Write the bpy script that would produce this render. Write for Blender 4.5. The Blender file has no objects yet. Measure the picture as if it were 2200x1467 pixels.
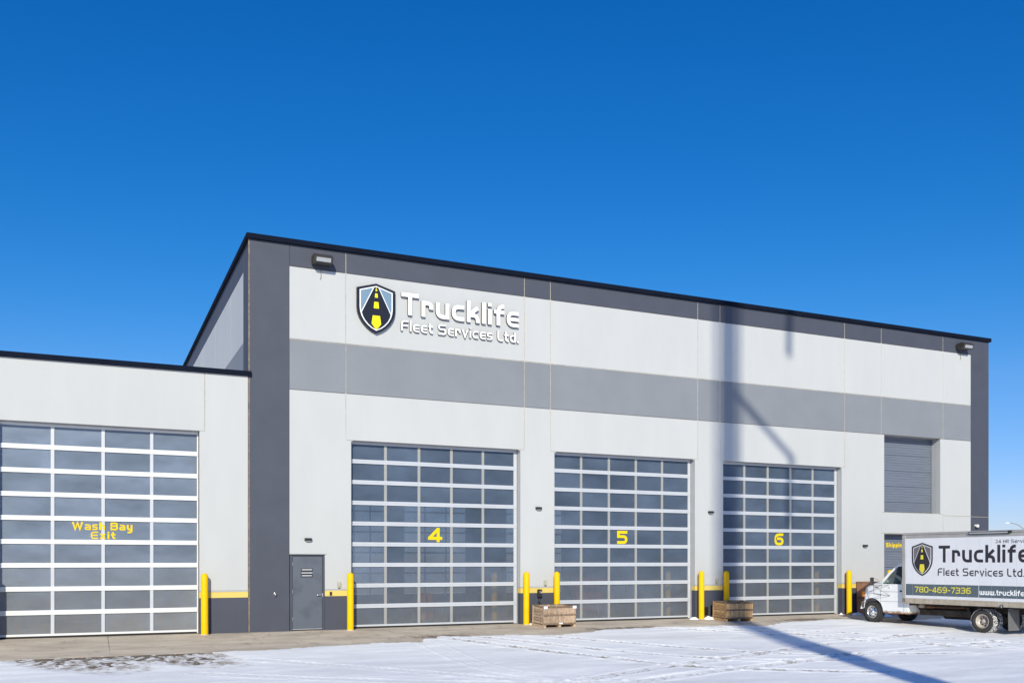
import bpy, bmesh, math, random
import numpy as np
from mathutils import Vector, Matrix

random.seed(7)
rng = np.random.default_rng(7)
R = math.radians
scene = bpy.context.scene

# ------------------------------------------------------------------ camera, sky, sun, exposure
YAW = 24.502
CAM = (0.0, -26.5, 1.935)
cam_d = bpy.data.cameras.new('camera')
cam = bpy.data.objects.new('camera', cam_d)
scene.collection.objects.link(cam)
cam.location = CAM
cam.rotation_euler = (R(90), 0, R(-YAW))
cam_d.sensor_width = 36.0
cam_d.lens = 36.0 * 1996.97 / 2200.0
cam_d.shift_y = (1205.83 - 733.5) / 2200.0
cam_d.clip_end = 5000
scene.camera = cam

SUN_AZ, SUN_EL = 23.7, 26.0          # light travels towards +y, turned this much to +x
w = bpy.data.worlds.new('World'); scene.world = w; w.use_nodes = True
nt = w.node_tree; nt.nodes.clear()
sky = nt.nodes.new('ShaderNodeTexSky'); sky.sky_type = 'NISHITA'; sky.sun_disc = False
sky.sun_elevation = R(SUN_EL); sky.sun_rotation = R(180 + SUN_AZ)
sky.altitude = 700; sky.air_density = 1.0; sky.dust_density = 0.25; sky.ozone_density = 2.5
hs = nt.nodes.new('ShaderNodeHueSaturation'); hs.inputs['Saturation'].default_value = 1.3; hs.inputs['Hue'].default_value = 0.496
def mth(op, a, b):
    q = nt.nodes.new('ShaderNodeMath'); q.operation = op
    for i, v in enumerate((a, b)):
        if isinstance(v, (int, float)): q.inputs[i].default_value = v
        else: nt.links.new(v, q.inputs[i])
    return q.outputs[0]
# the photograph's deep winter blue: the same colour grading for the whole sky
sp_ = nt.nodes.new('ShaderNodeSeparateColor'); nt.links.new(hs.outputs[0], sp_.inputs[0])
r_ = mth('MULTIPLY', sp_.outputs[0], 0.12); g_s = mth('MULTIPLY', sp_.outputs[1], 0.12); b_s = mth('MULTIPLY', sp_.outputs[2], 0.12)
r2_ = mth('MINIMUM', mth('MULTIPLY', mth('POWER', r_, 1.9), 2.6), mth('MULTIPLY', r_, 0.62))
g2_ = mth('MINIMUM', mth('MULTIPLY', g_s, 0.755), mth('ADD', mth('MULTIPLY', g_s, 0.56), 0.10)); b2_ = mth('MULTIPLY', mth('POWER', b_s, 0.80), 0.98)
cc_ = nt.nodes.new('ShaderNodeCombineColor')
for i_, v_ in enumerate((r2_, g2_, b2_)): nt.links.new(mth('DIVIDE', v_, 0.12), cc_.inputs[i_])
bg = nt.nodes.new('ShaderNodeBackground'); bg.inputs['Strength'].default_value = 0.12
wo = nt.nodes.new('ShaderNodeOutputWorld')
nt.links.new(sky.outputs[0], hs.inputs['Color']); nt.links.new(cc_.outputs[0], bg.inputs['Color'])
nt.links.new(bg.outputs[0], wo.inputs['Surface'])

sd = bpy.data.lights.new('sun', 'SUN'); sd.energy = 4.65; sd.angle = R(0.53); sd.color = (1.0, 0.94, 0.76)
sun = bpy.data.objects.new('sun', sd); scene.collection.objects.link(sun)
tv = Vector((math.sin(R(SUN_AZ)) * math.cos(R(SUN_EL)), math.cos(R(SUN_AZ)) * math.cos(R(SUN_EL)), -math.sin(R(SUN_EL))))
sun.rotation_euler = tv.to_track_quat('-Z', 'Y').to_euler()

vs = scene.view_settings
vs.view_transform = 'Standard'; vs.look = 'None'; vs.gamma = 1.0; vs.exposure = 0.0
vs.use_curve_mapping = False

# ------------------------------------------------------------------ helpers
C = scene.collection

def tag(o, label=None, cat=None, group=None, kind=None):
    if label: o['label'] = label
    if cat: o['category'] = cat
    if group: o['group'] = group
    if kind: o['kind'] = kind
    return o

def empty(name, loc=(0, 0, 0), rz=0.0, **k):
    o = bpy.data.objects.new(name, None); C.objects.link(o)
    o.location = loc; o.rotation_euler = (0, 0, rz); o.empty_display_size = 0.2
    return tag(o, **k)

def mesh_of(name, bm, mats):
    me = bpy.data.meshes.new(name); bm.normal_update(); bm.to_mesh(me); bm.free()
    for m in (mats if isinstance(mats, (list, tuple)) else [mats]): me.materials.append(m)
    return me

def obj(name, bm, mats, parent=None, origin=(0, 0, 0), smooth=False, **k):
    """link a mesh; its vertices are given relative to origin's frame"""
    if any(origin): bmesh.ops.translate(bm, verts=bm.verts, vec=[-c for c in origin])
    me = mesh_of(name, bm, mats)
    if smooth:
        for p in me.polygons: p.use_smooth = True
    o = bpy.data.objects.new(name, me); C.objects.link(o)
    if parent: o.parent = parent
    return tag(o, **k)

def inst(name, me, parent, loc, rot=(0, 0, 0), scale=(1, 1, 1), **k):
    o = bpy.data.objects.new(name, me); C.objects.link(o); o.parent = parent
    o.location = loc; o.rotation_euler = rot; o.scale = scale
    return tag(o, **k)

def copy_tree(o, parent=None):
    c = o.copy(); C.objects.link(c); c.parent = parent
    for ch in list(o.children): copy_tree(ch, c)
    return c

def box(bm, x0, x1, y0, y1, z0, z1, bev=0.0, mi=0):
    vs_ = [bm.verts.new(p) for p in ((x0,y0,z0),(x1,y0,z0),(x1,y1,z0),(x0,y1,z0),(x0,y0,z1),(x1,y0,z1),(x1,y1,z1),(x0,y1,z1))]
    fs = [bm.faces.new([vs_[i] for i in q]) for q in ((0,3,2,1),(4,5,6,7),(0,1,5,4),(1,2,6,5),(2,3,7,6),(3,0,4,7))]
    for f in fs: f.material_index = mi
    if bev > 0:
        es = list({e for f in fs for e in f.edges})
        r = bmesh.ops.bevel(bm, geom=es, offset=bev, segments=1, affect='EDGES', profile=0.7)
        for f in r['faces']: f.material_index = mi
    return vs_

def obox(x0, x1, y0, y1, z0, z1, bev=0.0):
    bm = bmesh.new(); box(bm, x0, x1, y0, y1, z0, z1, bev); return bm

def prism_xz(bm, pts, y0, y1, bev=0.0, mi=0):
    """extrude an xz outline between y0 (front, seen) and y1"""
    area = sum(pts[i][0]*pts[(i+1) % len(pts)][1] - pts[(i+1) % len(pts)][0]*pts[i][1] for i in range(len(pts)))
    if area < 0: pts = pts[::-1]
    a = [bm.verts.new((x, y0, z)) for x, z in pts]; b = [bm.verts.new((x, y1, z)) for x, z in pts]
    n = len(pts)
    f0 = bm.faces.new(a); f1 = bm.faces.new(b[::-1]); fs = [f0, f1]
    for i in range(n): fs.append(bm.faces.new((a[(i+1) % n], a[i], b[i], b[(i+1) % n])))
    for f in fs: f.material_index = mi
    if bev > 0: bmesh.ops.bevel(bm, geom=list(f0.edges), offset=bev, segments=1, affect='EDGES')

def tube(bm, pts, r, n=8, mi=0, caps=True):
    pts = [Vector(p) for p in pts]; rs = r if isinstance(r, (list, tuple)) else [r]*len(pts)
    rings = []
    up = Vector((0, 0, 1))
    for i, p in enumerate(pts):
        d = (pts[min(i+1, len(pts)-1)] - pts[max(i-1, 0)]).normalized()
        u = d.cross(up if abs(d.z) < 0.95 else Vector((1, 0, 0))).normalized(); v = u.cross(d)
        rings.append([bm.verts.new(p + (u*math.cos(2*math.pi*k/n) + v*math.sin(2*math.pi*k/n))*rs[i]) for k in range(n)])
    for a, b in zip(rings, rings[1:]):
        for k in range(n):
            f = bm.faces.new((a[k], a[(k+1) % n], b[(k+1) % n], b[k])); f.material_index = mi; f.smooth = True
    if caps:
        f = bm.faces.new(rings[0][::-1]); f.material_index = mi
        f = bm.faces.new(rings[-1]); f.material_index = mi

def lathe(bm, prof, n=32, axis='z', c=(0, 0, 0), mi=0, mis=None, smooth=True):
    """prof: list of (radius, height)"""
    rings = []
    for r, h in prof:
        ring = []
        for k in range(n if r > 1e-5 else 1):
            a = 2*math.pi*k/n
            if axis == 'z': p = (c[0]+r*math.cos(a), c[1]+r*math.sin(a), c[2]+h)
            else: p = (c[0]+r*math.cos(a), c[1]+h, c[2]+r*math.sin(a))
            ring.append(bm.verts.new(p))
        rings.append(ring)
    for i, (a, b) in enumerate(zip(rings, rings[1:])):
        m = mis[i] if mis else mi
        for k in range(n):
            k2 = (k+1) % n
            if len(a) == 1 and len(b) == 1: break
            if len(a) == 1: f = bm.faces.new((a[0], b[k2], b[k]))
            elif len(b) == 1: f = bm.faces.new((a[k], a[k2], b[0]))
            else: f = bm.faces.new((a[k], a[k2], b[k2], b[k]))
            f.material_index = m; f.smooth = smooth

def fix(bm):
    bmesh.ops.recalc_face_normals(bm, faces=bm.faces); return bm

# ------------------------------------------------------------------ materials
def new_mat(name):
    m = bpy.data.materials.new(name); m.use_nodes = True
    n = m.node_tree.nodes; return m, n, m.node_tree.links, n['Principled BSDF']

def mat(name, col, rough=0.6, metal=0.0, var=0.06, scale=3.0, bump=0.0, bscale=60.0, spec=0.5, coat=0.0, stretch=(1, 1, 1), col2=None, lo=0.35, hi=0.65, per_obj=0.0):
    m, n, L, b = new_mat(name)
    b.inputs['Roughness'].default_value = rough; b.inputs['Metallic'].default_value = metal
    b.inputs['Specular IOR Level'].default_value = spec; b.inputs['Coat Weight'].default_value = coat
    tc = n.new('ShaderNodeNewGeometry'); mp = n.new('ShaderNodeMapping'); mp.inputs['Scale'].default_value = stretch
    L.new(tc.outputs['Position'], mp.inputs['Vector'])
    nz = n.new('ShaderNodeTexNoise'); nz.inputs['Scale'].default_value = scale; nz.inputs['Detail'].default_value = 7; nz.inputs['Roughness'].default_value = 0.62
    L.new(mp.outputs[0], nz.inputs['Vector'])
    cr = n.new('ShaderNodeValToRGB'); e = cr.color_ramp.elements
    e[0].position = lo; e[1].position = hi
    c2 = col2 if col2 else tuple(c*(1-var) for c in col)
    c1 = col if col2 else tuple(min(1, c*(1+var)) for c in col)
    e[0].color = (*c2, 1); e[1].color = (*c1, 1)
    L.new(nz.outputs['Fac'], cr.inputs['Fac'])
    out = cr.outputs['Color']
    if per_obj > 0:
        oi = n.new('ShaderNodeObjectInfo'); mr = n.new('ShaderNodeMapRange')
        mr.inputs['To Min'].default_value = 1-per_obj; mr.inputs['To Max'].default_value = 1+per_obj
        L.new(oi.outputs['Random'], mr.inputs['Value'])
        hv = n.new('ShaderNodeHueSaturation'); L.new(out, hv.inputs['Color']); L.new(mr.outputs[0], hv.inputs['Value']); out = hv.outputs['Color']
    L.new(out, b.inputs['Base Color'])
    if bump > 0:
        n2 = n.new('ShaderNodeTexNoise'); n2.inputs['Scale'].default_value = bscale; n2.inputs['Detail'].default_value = 4
        L.new(mp.outputs[0], n2.inputs['Vector'])
        bp = n.new('ShaderNodeBump'); bp.inputs['Strength'].default_value = bump; bp.inputs['Distance'].default_value = 0.01
        L.new(n2.outputs['Fac'], bp.inputs['Height']); L.new(bp.outputs[0], b.inputs['Normal'])
    return m

WHITE = mat('white_concrete_paint', (0.460, 0.470, 0.475), 0.75, var=0.024, scale=0.7, bump=0.12, bscale=45, stretch=(1.5, 1, 0.4), per_obj=0.012)
DARK = mat('charcoal_concrete_paint', (0.054, 0.061, 0.086), 0.7, var=0.07, scale=1.2, bump=0.3, bscale=60, per_obj=0.03)
MID = mat('grey_concrete_paint', (0.200, 0.215, 0.240), 0.7, var=0.045, scale=0.8, bump=0.15, bscale=60, per_obj=0.02)
YSTRIPE = mat('pale_yellow_paint', (0.66, 0.50, 0.13), 0.7, var=0.04, bump=0.1)
CAULK = mat('beige_sealant', (0.42, 0.38, 0.30), 0.85, var=0.2, scale=6)
CAULKD = mat('dark_sealant', (0.12, 0.10, 0.09), 0.85, var=0.3, scale=6)
CAPM = mat('navy_metal_flashing', (0.005, 0.008, 0.018), 0.8, metal=0.0, var=0.15, scale=2, spec=0.08)
ALU = mat('white_aluminium', (0.50, 0.52, 0.56), 0.42, metal=0.1, var=0.03, scale=2)
ALUB = mat('bright_white_aluminium', (0.68, 0.69, 0.69), 0.4, metal=0.0, var=0.03, scale=2)
ALUS = mat('dull_aluminium', (0.32, 0.32, 0.31), 0.5, metal=0.1, var=0.05, scale=2)
JAMB = mat('jamb_metal', (0.42, 0.43, 0.44), 0.6, var=0.04)
RUBBER = mat('black_rubber', (0.012, 0.012, 0.013), 0.8, var=0.2)
BYEL = mat('bollard_yellow', (0.84, 0.495, 0.0), 0.45, var=0.05, scale=5, spec=0.22, bump=0.06, bscale=30)
YDEC = mat('yellow_vinyl', (0.74, 0.53, 0.004), 0.6, var=0.02, spec=0.2)
LETW = mat('white_sign_face', (0.82, 0.83, 0.84), 0.35, var=0.01)
LETS = mat('dark_sign_return', (0.025, 0.03, 0.04), 0.5, var=0.1)
SHB = mat('black_sign_face', (0.010, 0.011, 0.018), 0.35, var=0.05)
SHG = mat('blue_grey_sign_face', (0.16, 0.25, 0.34), 0.4, var=0.03)
SHY = mat('yellow_sign_face', (0.85, 0.72, 0.0), 0.4, var=0.02)
ROLL = mat('grey_steel_slat', (0.155, 0.175, 0.22), 0.5, metal=0.1, var=0.06, scale=1.5, stretch=(1, 1, 8))
DOORM = mat('man_door_paint', (0.085, 0.10, 0.13), 0.5, var=0.10, scale=3, col2=(0.05, 0.055, 0.07), col=(0.09, 0.105, 0.135)) if False else mat('man_door_paint', (0.092, 0.108, 0.138), 0.5, col2=(0.062, 0.07, 0.092), scale=2.2, lo=0.25, hi=0.5)
CHROME = mat('chrome', (0.75, 0.74, 0.72), 0.26, metal=1.0, var=0.03)
STEELD = mat('dull_steel', (0.30, 0.28, 0.26), 0.45, metal=0.7, var=0.25, scale=14)
BLACKP = mat('black_plastic', (0.015, 0.015, 0.017), 0.5, var=0.1)
BRONZE = mat('bronze_metal', (0.05, 0.042, 0.038), 0.45, metal=0.2, var=0.1)
LENS = mat('lamp_lens', (0.36, 0.38, 0.40), 0.25, var=0.05, scale=20)
SWITCHM = mat('ivory_switch_plastic', (0.38, 0.37, 0.30), 0.5, var=0.1)
WHITEP = mat('white_plastic', (0.75, 0.75, 0.74), 0.4, var=0.02)
INTW = mat('interior_wall_paint', (0.30, 0.31, 0.33), 0.8, var=0.1)
INTF = mat('interior_floor', (0.34, 0.29, 0.235), 0.5, var=0.3, scale=1.0)
REDM = mat('red_paint', (0.35, 0.03, 0.02), 0.4)
ORM = mat('orange_plastic', (0.60, 0.18, 0.02), 0.5)
ROOFM = mat('roof_membrane', (0.25, 0.25, 0.25), 0.9)
BROWN = mat('brown_coated_steel', (0.38, 0.20, 0.13), 0.75, var=0.12, scale=4)

def conc_mat():
    m, n, L, b = new_mat('apron_concrete'); b.inputs['Roughness'].default_value = 0.85
    g = n.new('ShaderNodeNewGeometry'); mp = n.new('ShaderNodeMapping'); mp.inputs['Scale'].default_value = (0.7, 1.5, 1)
    L.new(g.outputs['Position'], mp.inputs['Vector'])
    a = n.new('ShaderNodeTexNoise'); a.inputs['Scale'].default_value = 0.9; a.inputs['Detail'].default_value = 9; a.inputs['Roughness'].default_value = 0.65
    L.new(mp.outputs[0], a.inputs['Vector'])
    r1 = n.new('ShaderNodeValToRGB'); e = r1.color_ramp.elements; e[0].position = 0.28; e[1].position = 0.62
    e[0].color = (0.36, 0.30, 0.235, 1); e[1].color = (0.62, 0.53, 0.42, 1); L.new(a.outputs['Fac'], r1.inputs['Fac'])
    # dark drip and tyre stains running along the slope
    mp2 = n.new('ShaderNodeMapping'); mp2.inputs['Scale'].default_value = (1.6, 0.5, 1); mp2.inputs['Rotation'].default_value = (0, 0, R(55)); L.new(g.outputs['Position'], mp2.inputs['Vector'])
    c = n.new('ShaderNodeTexNoise'); c.inputs['Scale'].default_value = 2.4; c.inputs['Detail'].default_value = 10; c.inputs['Roughness'].default_value = 0.75; L.new(mp2.outputs[0], c.inputs['Vector'])
    r2 = n.new('ShaderNodeValToRGB'); e = r2.color_ramp.elements; e[0].position = 0.30; e[1].position = 0.44; e[0].color = (0.42, 0.40, 0.37, 1); e[1].color = (1, 1, 1, 1)
    L.new(c.outputs['Fac'], r2.inputs['Fac'])
    mx = n.new('ShaderNodeMixRGB'); mx.blend_type = 'MULTIPLY'; mx.inputs['Fac'].default_value = 0.85
    L.new(r1.outputs[0], mx.inputs['Color1']); L.new(r2.outputs[0], mx.inputs['Color2']); L.new(mx.outputs[0], b.inputs['Base Color'])
    prev = mx
    for cx, cy, sx_, sy_ in ((8.9, -2.3, 1.3, .55), (15.2, -1.9, 1.8, .45), (23.0, -1.2, 1.6, .4)):
        m3 = n.new('ShaderNodeMapping'); m3.vector_type = 'TEXTURE'; m3.inputs['Location'].default_value = (cx, cy, 0); m3.inputs['Scale'].default_value = (sx_, sy_, 1); L.new(g.outputs['Position'], m3.inputs['Vector'])
        ln = n.new('ShaderNodeVectorMath'); ln.operation = 'LENGTH'; L.new(m3.outputs[0], ln.inputs[0])
        sb = n.new('ShaderNodeMath'); sb.operation = 'SUBTRACT'; L.new(c.outputs['Fac'], sb.inputs[0])
        ml2 = n.new('ShaderNodeMath'); ml2.operation = 'MULTIPLY'; ml2.inputs[1].default_value = .28; L.new(ln.outputs['Value'], ml2.inputs[0]); L.new(ml2.outputs[0], sb.inputs[1])
        mr3 = n.new('ShaderNodeMapRange'); mr3.inputs['From Min'].default_value = .22; mr3.inputs['From Max'].default_value = .40; mr3.inputs['To Max'].default_value = .8; L.new(sb.outputs[0], mr3.inputs['Value'])
        mx3 = n.new('ShaderNodeMixRGB'); mx3.inputs['Color2'].default_value = (.11, .075, .05, 1); L.new(mr3.outputs[0], mx3.inputs['Fac']); L.new(prev.outputs[0], mx3.inputs['Color1']); prev = mx3
    L.new(prev.outputs[0], b.inputs['Base Color'])
    d = n.new('ShaderNodeTexNoise'); d.inputs['Scale'].default_value = 70; d.inputs['Detail'].default_value = 5; L.new(g.outputs['Position'], d.inputs['Vector'])
    bp = n.new('ShaderNodeBump'); bp.inputs['Strength'].default_value = 0.4; bp.inputs['Distance'].default_value = 0.006; L.new(d.outputs['Fac'], bp.inputs['Height']); L.new(bp.outputs[0], b.inputs['Normal'])
    return m
CONC = conc_mat()
ASPH = mat('gravelly_asphalt', (0.21, 0.16, 0.115), 0.9, col2=(0.09, 0.07, 0.052), scale=9, bump=0.35, bscale=40, lo=0.3, hi=0.7)

def snow_mat(name, attr):
    m, n, L, b = new_mat(name); b.inputs['Roughness'].default_value = 0.62
    b.inputs['Specular IOR Level'].default_value = 0.35
    g = n.new('ShaderNodeNewGeometry')
    mp = n.new('ShaderNodeMapping'); mp.inputs['Rotation'].default_value = (0, 0, R(20)); mp.inputs['Scale'].default_value = (0.42, 1.7, 1); L.new(g.outputs['Position'], mp.inputs['Vector'])
    a = n.new('ShaderNodeTexNoise'); a.inputs['Scale'].default_value = 1.1; a.inputs['Detail'].default_value = 9; a.inputs['Roughness'].default_value = 0.68; L.new(mp.outputs[0], a.inputs['Vector'])
    r1 = n.new('ShaderNodeValToRGB'); e = r1.color_ramp.elements; e[0].position = 0.46; e[1].position = 0.60
    e[0].color = (0.86, 0.86, 0.88, 1); e[1].color = (0.965, 0.965, 0.96, 1); L.new(a.outputs['Fac'], r1.inputs['Fac'])
    out = r1.outputs[0]
    if attr:
        at = n.new('ShaderNodeAttribute'); at.attribute_name = 'pack'
        mx = n.new('ShaderNodeMixRGB'); mx.inputs['Color2'].default_value = (0.66, 0.65, 0.67, 1)
        L.new(at.outputs['Fac'], mx.inputs['Fac']); L.new(out, mx.inputs['Color1']); out = mx.outputs[0]
        at2 = n.new('ShaderNodeAttribute'); at2.attribute_name = 'dirt'
        sp = n.new('ShaderNodeTexNoise'); sp.inputs['Scale'].default_value = 14; sp.inputs['Detail'].default_value = 6; sp.inputs['Roughness'].default_value = 0.8; L.new(mp.outputs[0], sp.inputs['Vector'])
        ad = n.new('ShaderNodeMath'); ad.operation = 'ADD'; L.new(sp.outputs['Fac'], ad.inputs[0]); L.new(at2.outputs['Fac'], ad.inputs[1])
        rr = n.new('ShaderNodeMapRange'); rr.inputs['From Min'].default_value = 0.93; rr.inputs['From Max'].default_value = 1.10; L.new(ad.outputs[0], rr.inputs['Value'])
        m2 = n.new('ShaderNodeMixRGB'); m2.inputs['Color2'].default_value = (0.36, 0.315, 0.27, 1); L.new(rr.outputs[0], m2.inputs['Fac']); L.new(out, m2.inputs['Color1']); out = m2.outputs[0]
    L.new(out, b.inputs['Base Color'])
    d = n.new('ShaderNodeTexNoise'); d.inputs['Scale'].default_value = 22; d.inputs['Detail'].default_value = 7; d.inputs['Roughness'].default_value = 0.7; L.new(g.outputs['Position'], d.inputs['Vector'])
    bp = n.new('ShaderNodeBump'); bp.inputs['Strength'].default_value = 0.5; bp.inputs['Distance'].default_value = 0.012; L.new(d.outputs['Fac'], bp.inputs['Height']); L.new(bp.outputs[0], b.inputs['Normal'])
    return m
SNOW = snow_mat('snow', True); SNOWF = snow_mat('snow_field', False)

def wood_mat(name, c1, c2, c3):
    m, n, L, b = new_mat(name); b.inputs['Roughness'].default_value = 0.85
    g = n.new('ShaderNodeTexCoord'); mp = n.new('ShaderNodeMapping'); mp.inputs['Scale'].default_value = (3, 3, 1.6)
    oi = n.new('ShaderNodeObjectInfo'); vm = n.new('ShaderNodeVectorMath'); vm.operation = 'ADD'
    sc = n.new('ShaderNodeVectorMath'); sc.operation = 'SCALE'; sc.inputs['Scale'].default_value = 37.0
    cb = n.new('ShaderNodeCombineXYZ'); L.new(oi.outputs['Random'], cb.inputs[0]); L.new(oi.outputs['Random'], cb.inputs[2]); L.new(cb.outputs[0], sc.inputs[0])
    L.new(g.outputs['Object'], vm.inputs[0]); L.new(sc.outputs[0], vm.inputs[1]); L.new(vm.outputs[0], mp.inputs['Vector'])
    a = n.new('ShaderNodeTexNoise'); a.inputs['Scale'].default_value = 6; a.inputs['Detail'].default_value = 8; a.inputs['Roughness'].default_value = 0.75; a.inputs['Distortion'].default_value = 0.8; L.new(mp.outputs[0], a.inputs['Vector'])
    r1 = n.new('ShaderNodeValToRGB'); e = r1.color_ramp.elements; e[0].position = 0.32; e[1].position = 0.68; e[0].color = (*c1, 1); e[1].color = (*c3, 1)
    k = r1.color_ramp.elements.new(0.47); k.color = (*c2, 1)
    L.new(a.outputs['Fac'], r1.inputs['Fac'])
    mr = n.new('ShaderNodeMapRange'); mr.inputs['To Min'].default_value = 0.72; mr.inputs['To Max'].default_value = 1.2; L.new(oi.outputs['Random'], mr.inputs['Value'])
    hv = n.new('ShaderNodeHueSaturation'); L.new(r1.outputs[0], hv.inputs['Color']); L.new(mr.outputs[0], hv.inputs['Value']); L.new(hv.outputs[0], b.inputs['Base Color'])
    bp = n.new('ShaderNodeBump'); bp.inputs['Strength'].default_value = 0.6; bp.inputs['Distance'].default_value = 0.006; L.new(a.outputs['Fac'], bp.inputs['Height']); L.new(bp.outputs[0], b.inputs['Normal'])
    return m
WOODG = wood_mat('weathered_grey_brown_wood', (0.14, 0.09, 0.062), (0.42, 0.30, 0.21), (0.60, 0.47, 0.36))
WOODO = wood_mat('weathered_orange_wood', (0.18, 0.10, 0.045), (0.55, 0.34, 0.16), (0.72, 0.49, 0.26))
WOODD = wood_mat('dark_weathered_wood', (0.06, 0.042, 0.032), (0.18, 0.125, 0.085), (0.32, 0.23, 0.16))

def poly_glass(name, film, dirt):
    """twin-wall polycarbonate: a clear sheet with a dusty milky film, browner at the foot from dirt and painted-in interior warmth"""
    m, n, L, b = new_mat(name)
    out = n['Material Output']
    g = n.new('ShaderNodeNewGeometry')
    b.inputs['Roughness'].default_value = 0.22; b.inputs['Specular IOR Level'].default_value = 0.55
    mp = n.new('ShaderNodeMapping'); mp.inputs['Scale'].default_value = (0.6, 1, 1.2); L.new(g.outputs['Position'], mp.inputs['Vector'])
    a = n.new('ShaderNodeTexNoise'); a.inputs['Scale'].default_value = 1.1; a.inputs['Detail'].default_value = 8; a.inputs['Roughness'].default_value = 0.6; L.new(mp.outputs[0], a.inputs['Vector'])
    r1 = n.new('ShaderNodeValToRGB'); e = r1.color_ramp.elements; e[0].position = 0.3; e[1].position = 0.7
    e[0].color = (*[c*0.72 for c in film], 1); e[1].color = (*[c*1.28 for c in film], 1); L.new(a.outputs['Fac'], r1.inputs['Fac'])
    # grime runs towards the foot; the brown also paints in the warm lit interior
    sep = n.new('ShaderNodeSeparateXYZ'); L.new(g.outputs['Position'], sep.inputs[0])
    mp2 = n.new('ShaderNodeMapping'); mp2.inputs['Scale'].default_value = (14, 1, 1.1); L.new(g.outputs['Position'], mp2.inputs['Vector'])
    s = n.new('ShaderNodeTexNoise'); s.inputs['Scale'].default_value = 2.2; s.inputs['Detail'].default_value = 6; s.inputs['Roughness'].default_value = 0.7; L.new(mp2.outputs[0], s.inputs['Vector'])
    mr = n.new('ShaderNodeMapRange'); mr.inputs['From Min'].default_value = 2.3; mr.inputs['From Max'].default_value = 0.0; mr.inputs['To Max'].default_value = dirt; L.new(sep.outputs['Z'], mr.inputs['Value'])
    mu = n.new('ShaderNodeMath'); mu.operation = 'MULTIPLY'; sr = n.new('ShaderNodeMapRange'); sr.inputs['From Min'].default_value = 0.28; sr.inputs['From Max'].default_value = 0.72; L.new(s.outputs['Fac'], sr.inputs['Value']); L.new(mr.outputs[0], mu.inputs[0]); L.new(sr.outputs[0], mu.inputs[1])
    mx = n.new('ShaderNodeMixRGB'); mx.inputs['Color2'].default_value = (0.36, 0.315, 0.26, 1); L.new(mu.outputs[0], mx.inputs['Fac']); L.new(r1.outputs[0], mx.inputs['Color1'])
    oi = n.new('ShaderNodeObjectInfo'); mo = n.new('ShaderNodeMapRange'); mo.inputs['To Min'].default_value = 0.84; mo.inputs['To Max'].default_value = 1.16; L.new(oi.outputs['Random'], mo.inputs['Value'])
    hv = n.new('ShaderNodeHueSaturation'); L.new(mx.outputs[0], hv.inputs['Color']); L.new(mo.outputs[0], hv.inputs['Value'])
    L.new(hv.outputs[0], b.inputs['Base Color'])
    wv = n.new('ShaderNodeTexWave'); wv.wave_type = 'BANDS'; wv.bands_direction = 'Z'; wv.inputs['Scale'].default_value = 16; wv.inputs['Distortion'].default_value = 0.6; L.new(g.outputs['Position'], wv.inputs['Vector'])
    bp = n.new('ShaderNodeBump'); bp.inputs['Strength'].default_value = 0.08; bp.inputs['Distance'].default_value = 0.003; L.new(wv.outputs['Fac'], bp.inputs['Height']); L.new(bp.outputs[0], b.inputs['Normal'])
    tr = n.new('ShaderNodeBsdfTransparent'); tr.inputs['Color'].default_value = (0.92, 0.94, 0.96, 1)
    ms = n.new('ShaderNodeMixShader'); ms.inputs['Fac'].default_value = 0.44
    L.new(tr.outputs[0], ms.inputs[1]); L.new(b.outputs[0], ms.inputs[2]); L.new(ms.outputs[0], out.inputs['Surface'])
    return m
PANE = poly_glass('dusty_polycarbonate', (0.122, 0.165, 0.240), 0.6)
PANEW = poly_glass('hazy_polycarbonate', (0.27, 0.33, 0.43), 1.0)

def clear_glass():
    m, n, L, b = new_mat('tinted_car_glass'); out = n['Material Output']
    gl = n.new('ShaderNodeBsdfGlossy'); gl.inputs['Roughness'].default_value = 0.03; gl.inputs['Color'].default_value = (0.9, 0.95, 1, 1)
    tr = n.new('ShaderNodeBsdfTransparent'); tr.inputs['Color'].default_value = (0.45, 0.62, 0.58, 1)
    fr = n.new('ShaderNodeFresnel'); fr.inputs['IOR'].default_value = 1.5
    ms = n.new('ShaderNodeMixShader'); L.new(fr.outputs[0], ms.inputs['Fac']); L.new(tr.outputs[0], ms.inputs[1]); L.new(gl.outputs[0], ms.inputs[2]); L.new(ms.outputs[0], out.inputs['Surface'])
    return m
GLASS = clear_glass()

# ------------------------------------------------------------------ ground
GP = ([-300, -40, -20, -10, -6.6, -2.5, 0, 5], [-0.40, -0.40, -0.38, -0.32, -0.27, -0.15, -0.03, -0.03])
def gz(y): return float(np.interp(y, *GP))

class VNoise:
    def __init__(s, seed): s.g = np.random.default_rng(seed).random((256, 256))
    def __call__(s, x, y):
        xi = np.floor(x).astype(int); yi = np.floor(y).astype(int); fx = x-xi; fy = y-yi
        fx = fx*fx*(3-2*fx); fy = fy*fy*(3-2*fy); g = s.g; M = 255
        a = g[xi & M, yi & M]; b = g[(xi+1) & M, yi & M]; c = g[xi & M, (yi+1) & M]; d = g[(xi+1) & M, (yi+1) & M]
        return (a*(1-fx)+b*fx)*(1-fy)+(c*(1-fx)+d*fx)*fy
def fbm(x, y, seed, o=5, gain=0.55):
    t = 0; amp = 1; s = 0
    for k in range(o):
        t = t + VNoise(seed+k)(x*2**k+17.3*k, y*2**k+9.1*k)*amp; s += amp; amp *= gain
    return t/s

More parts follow.
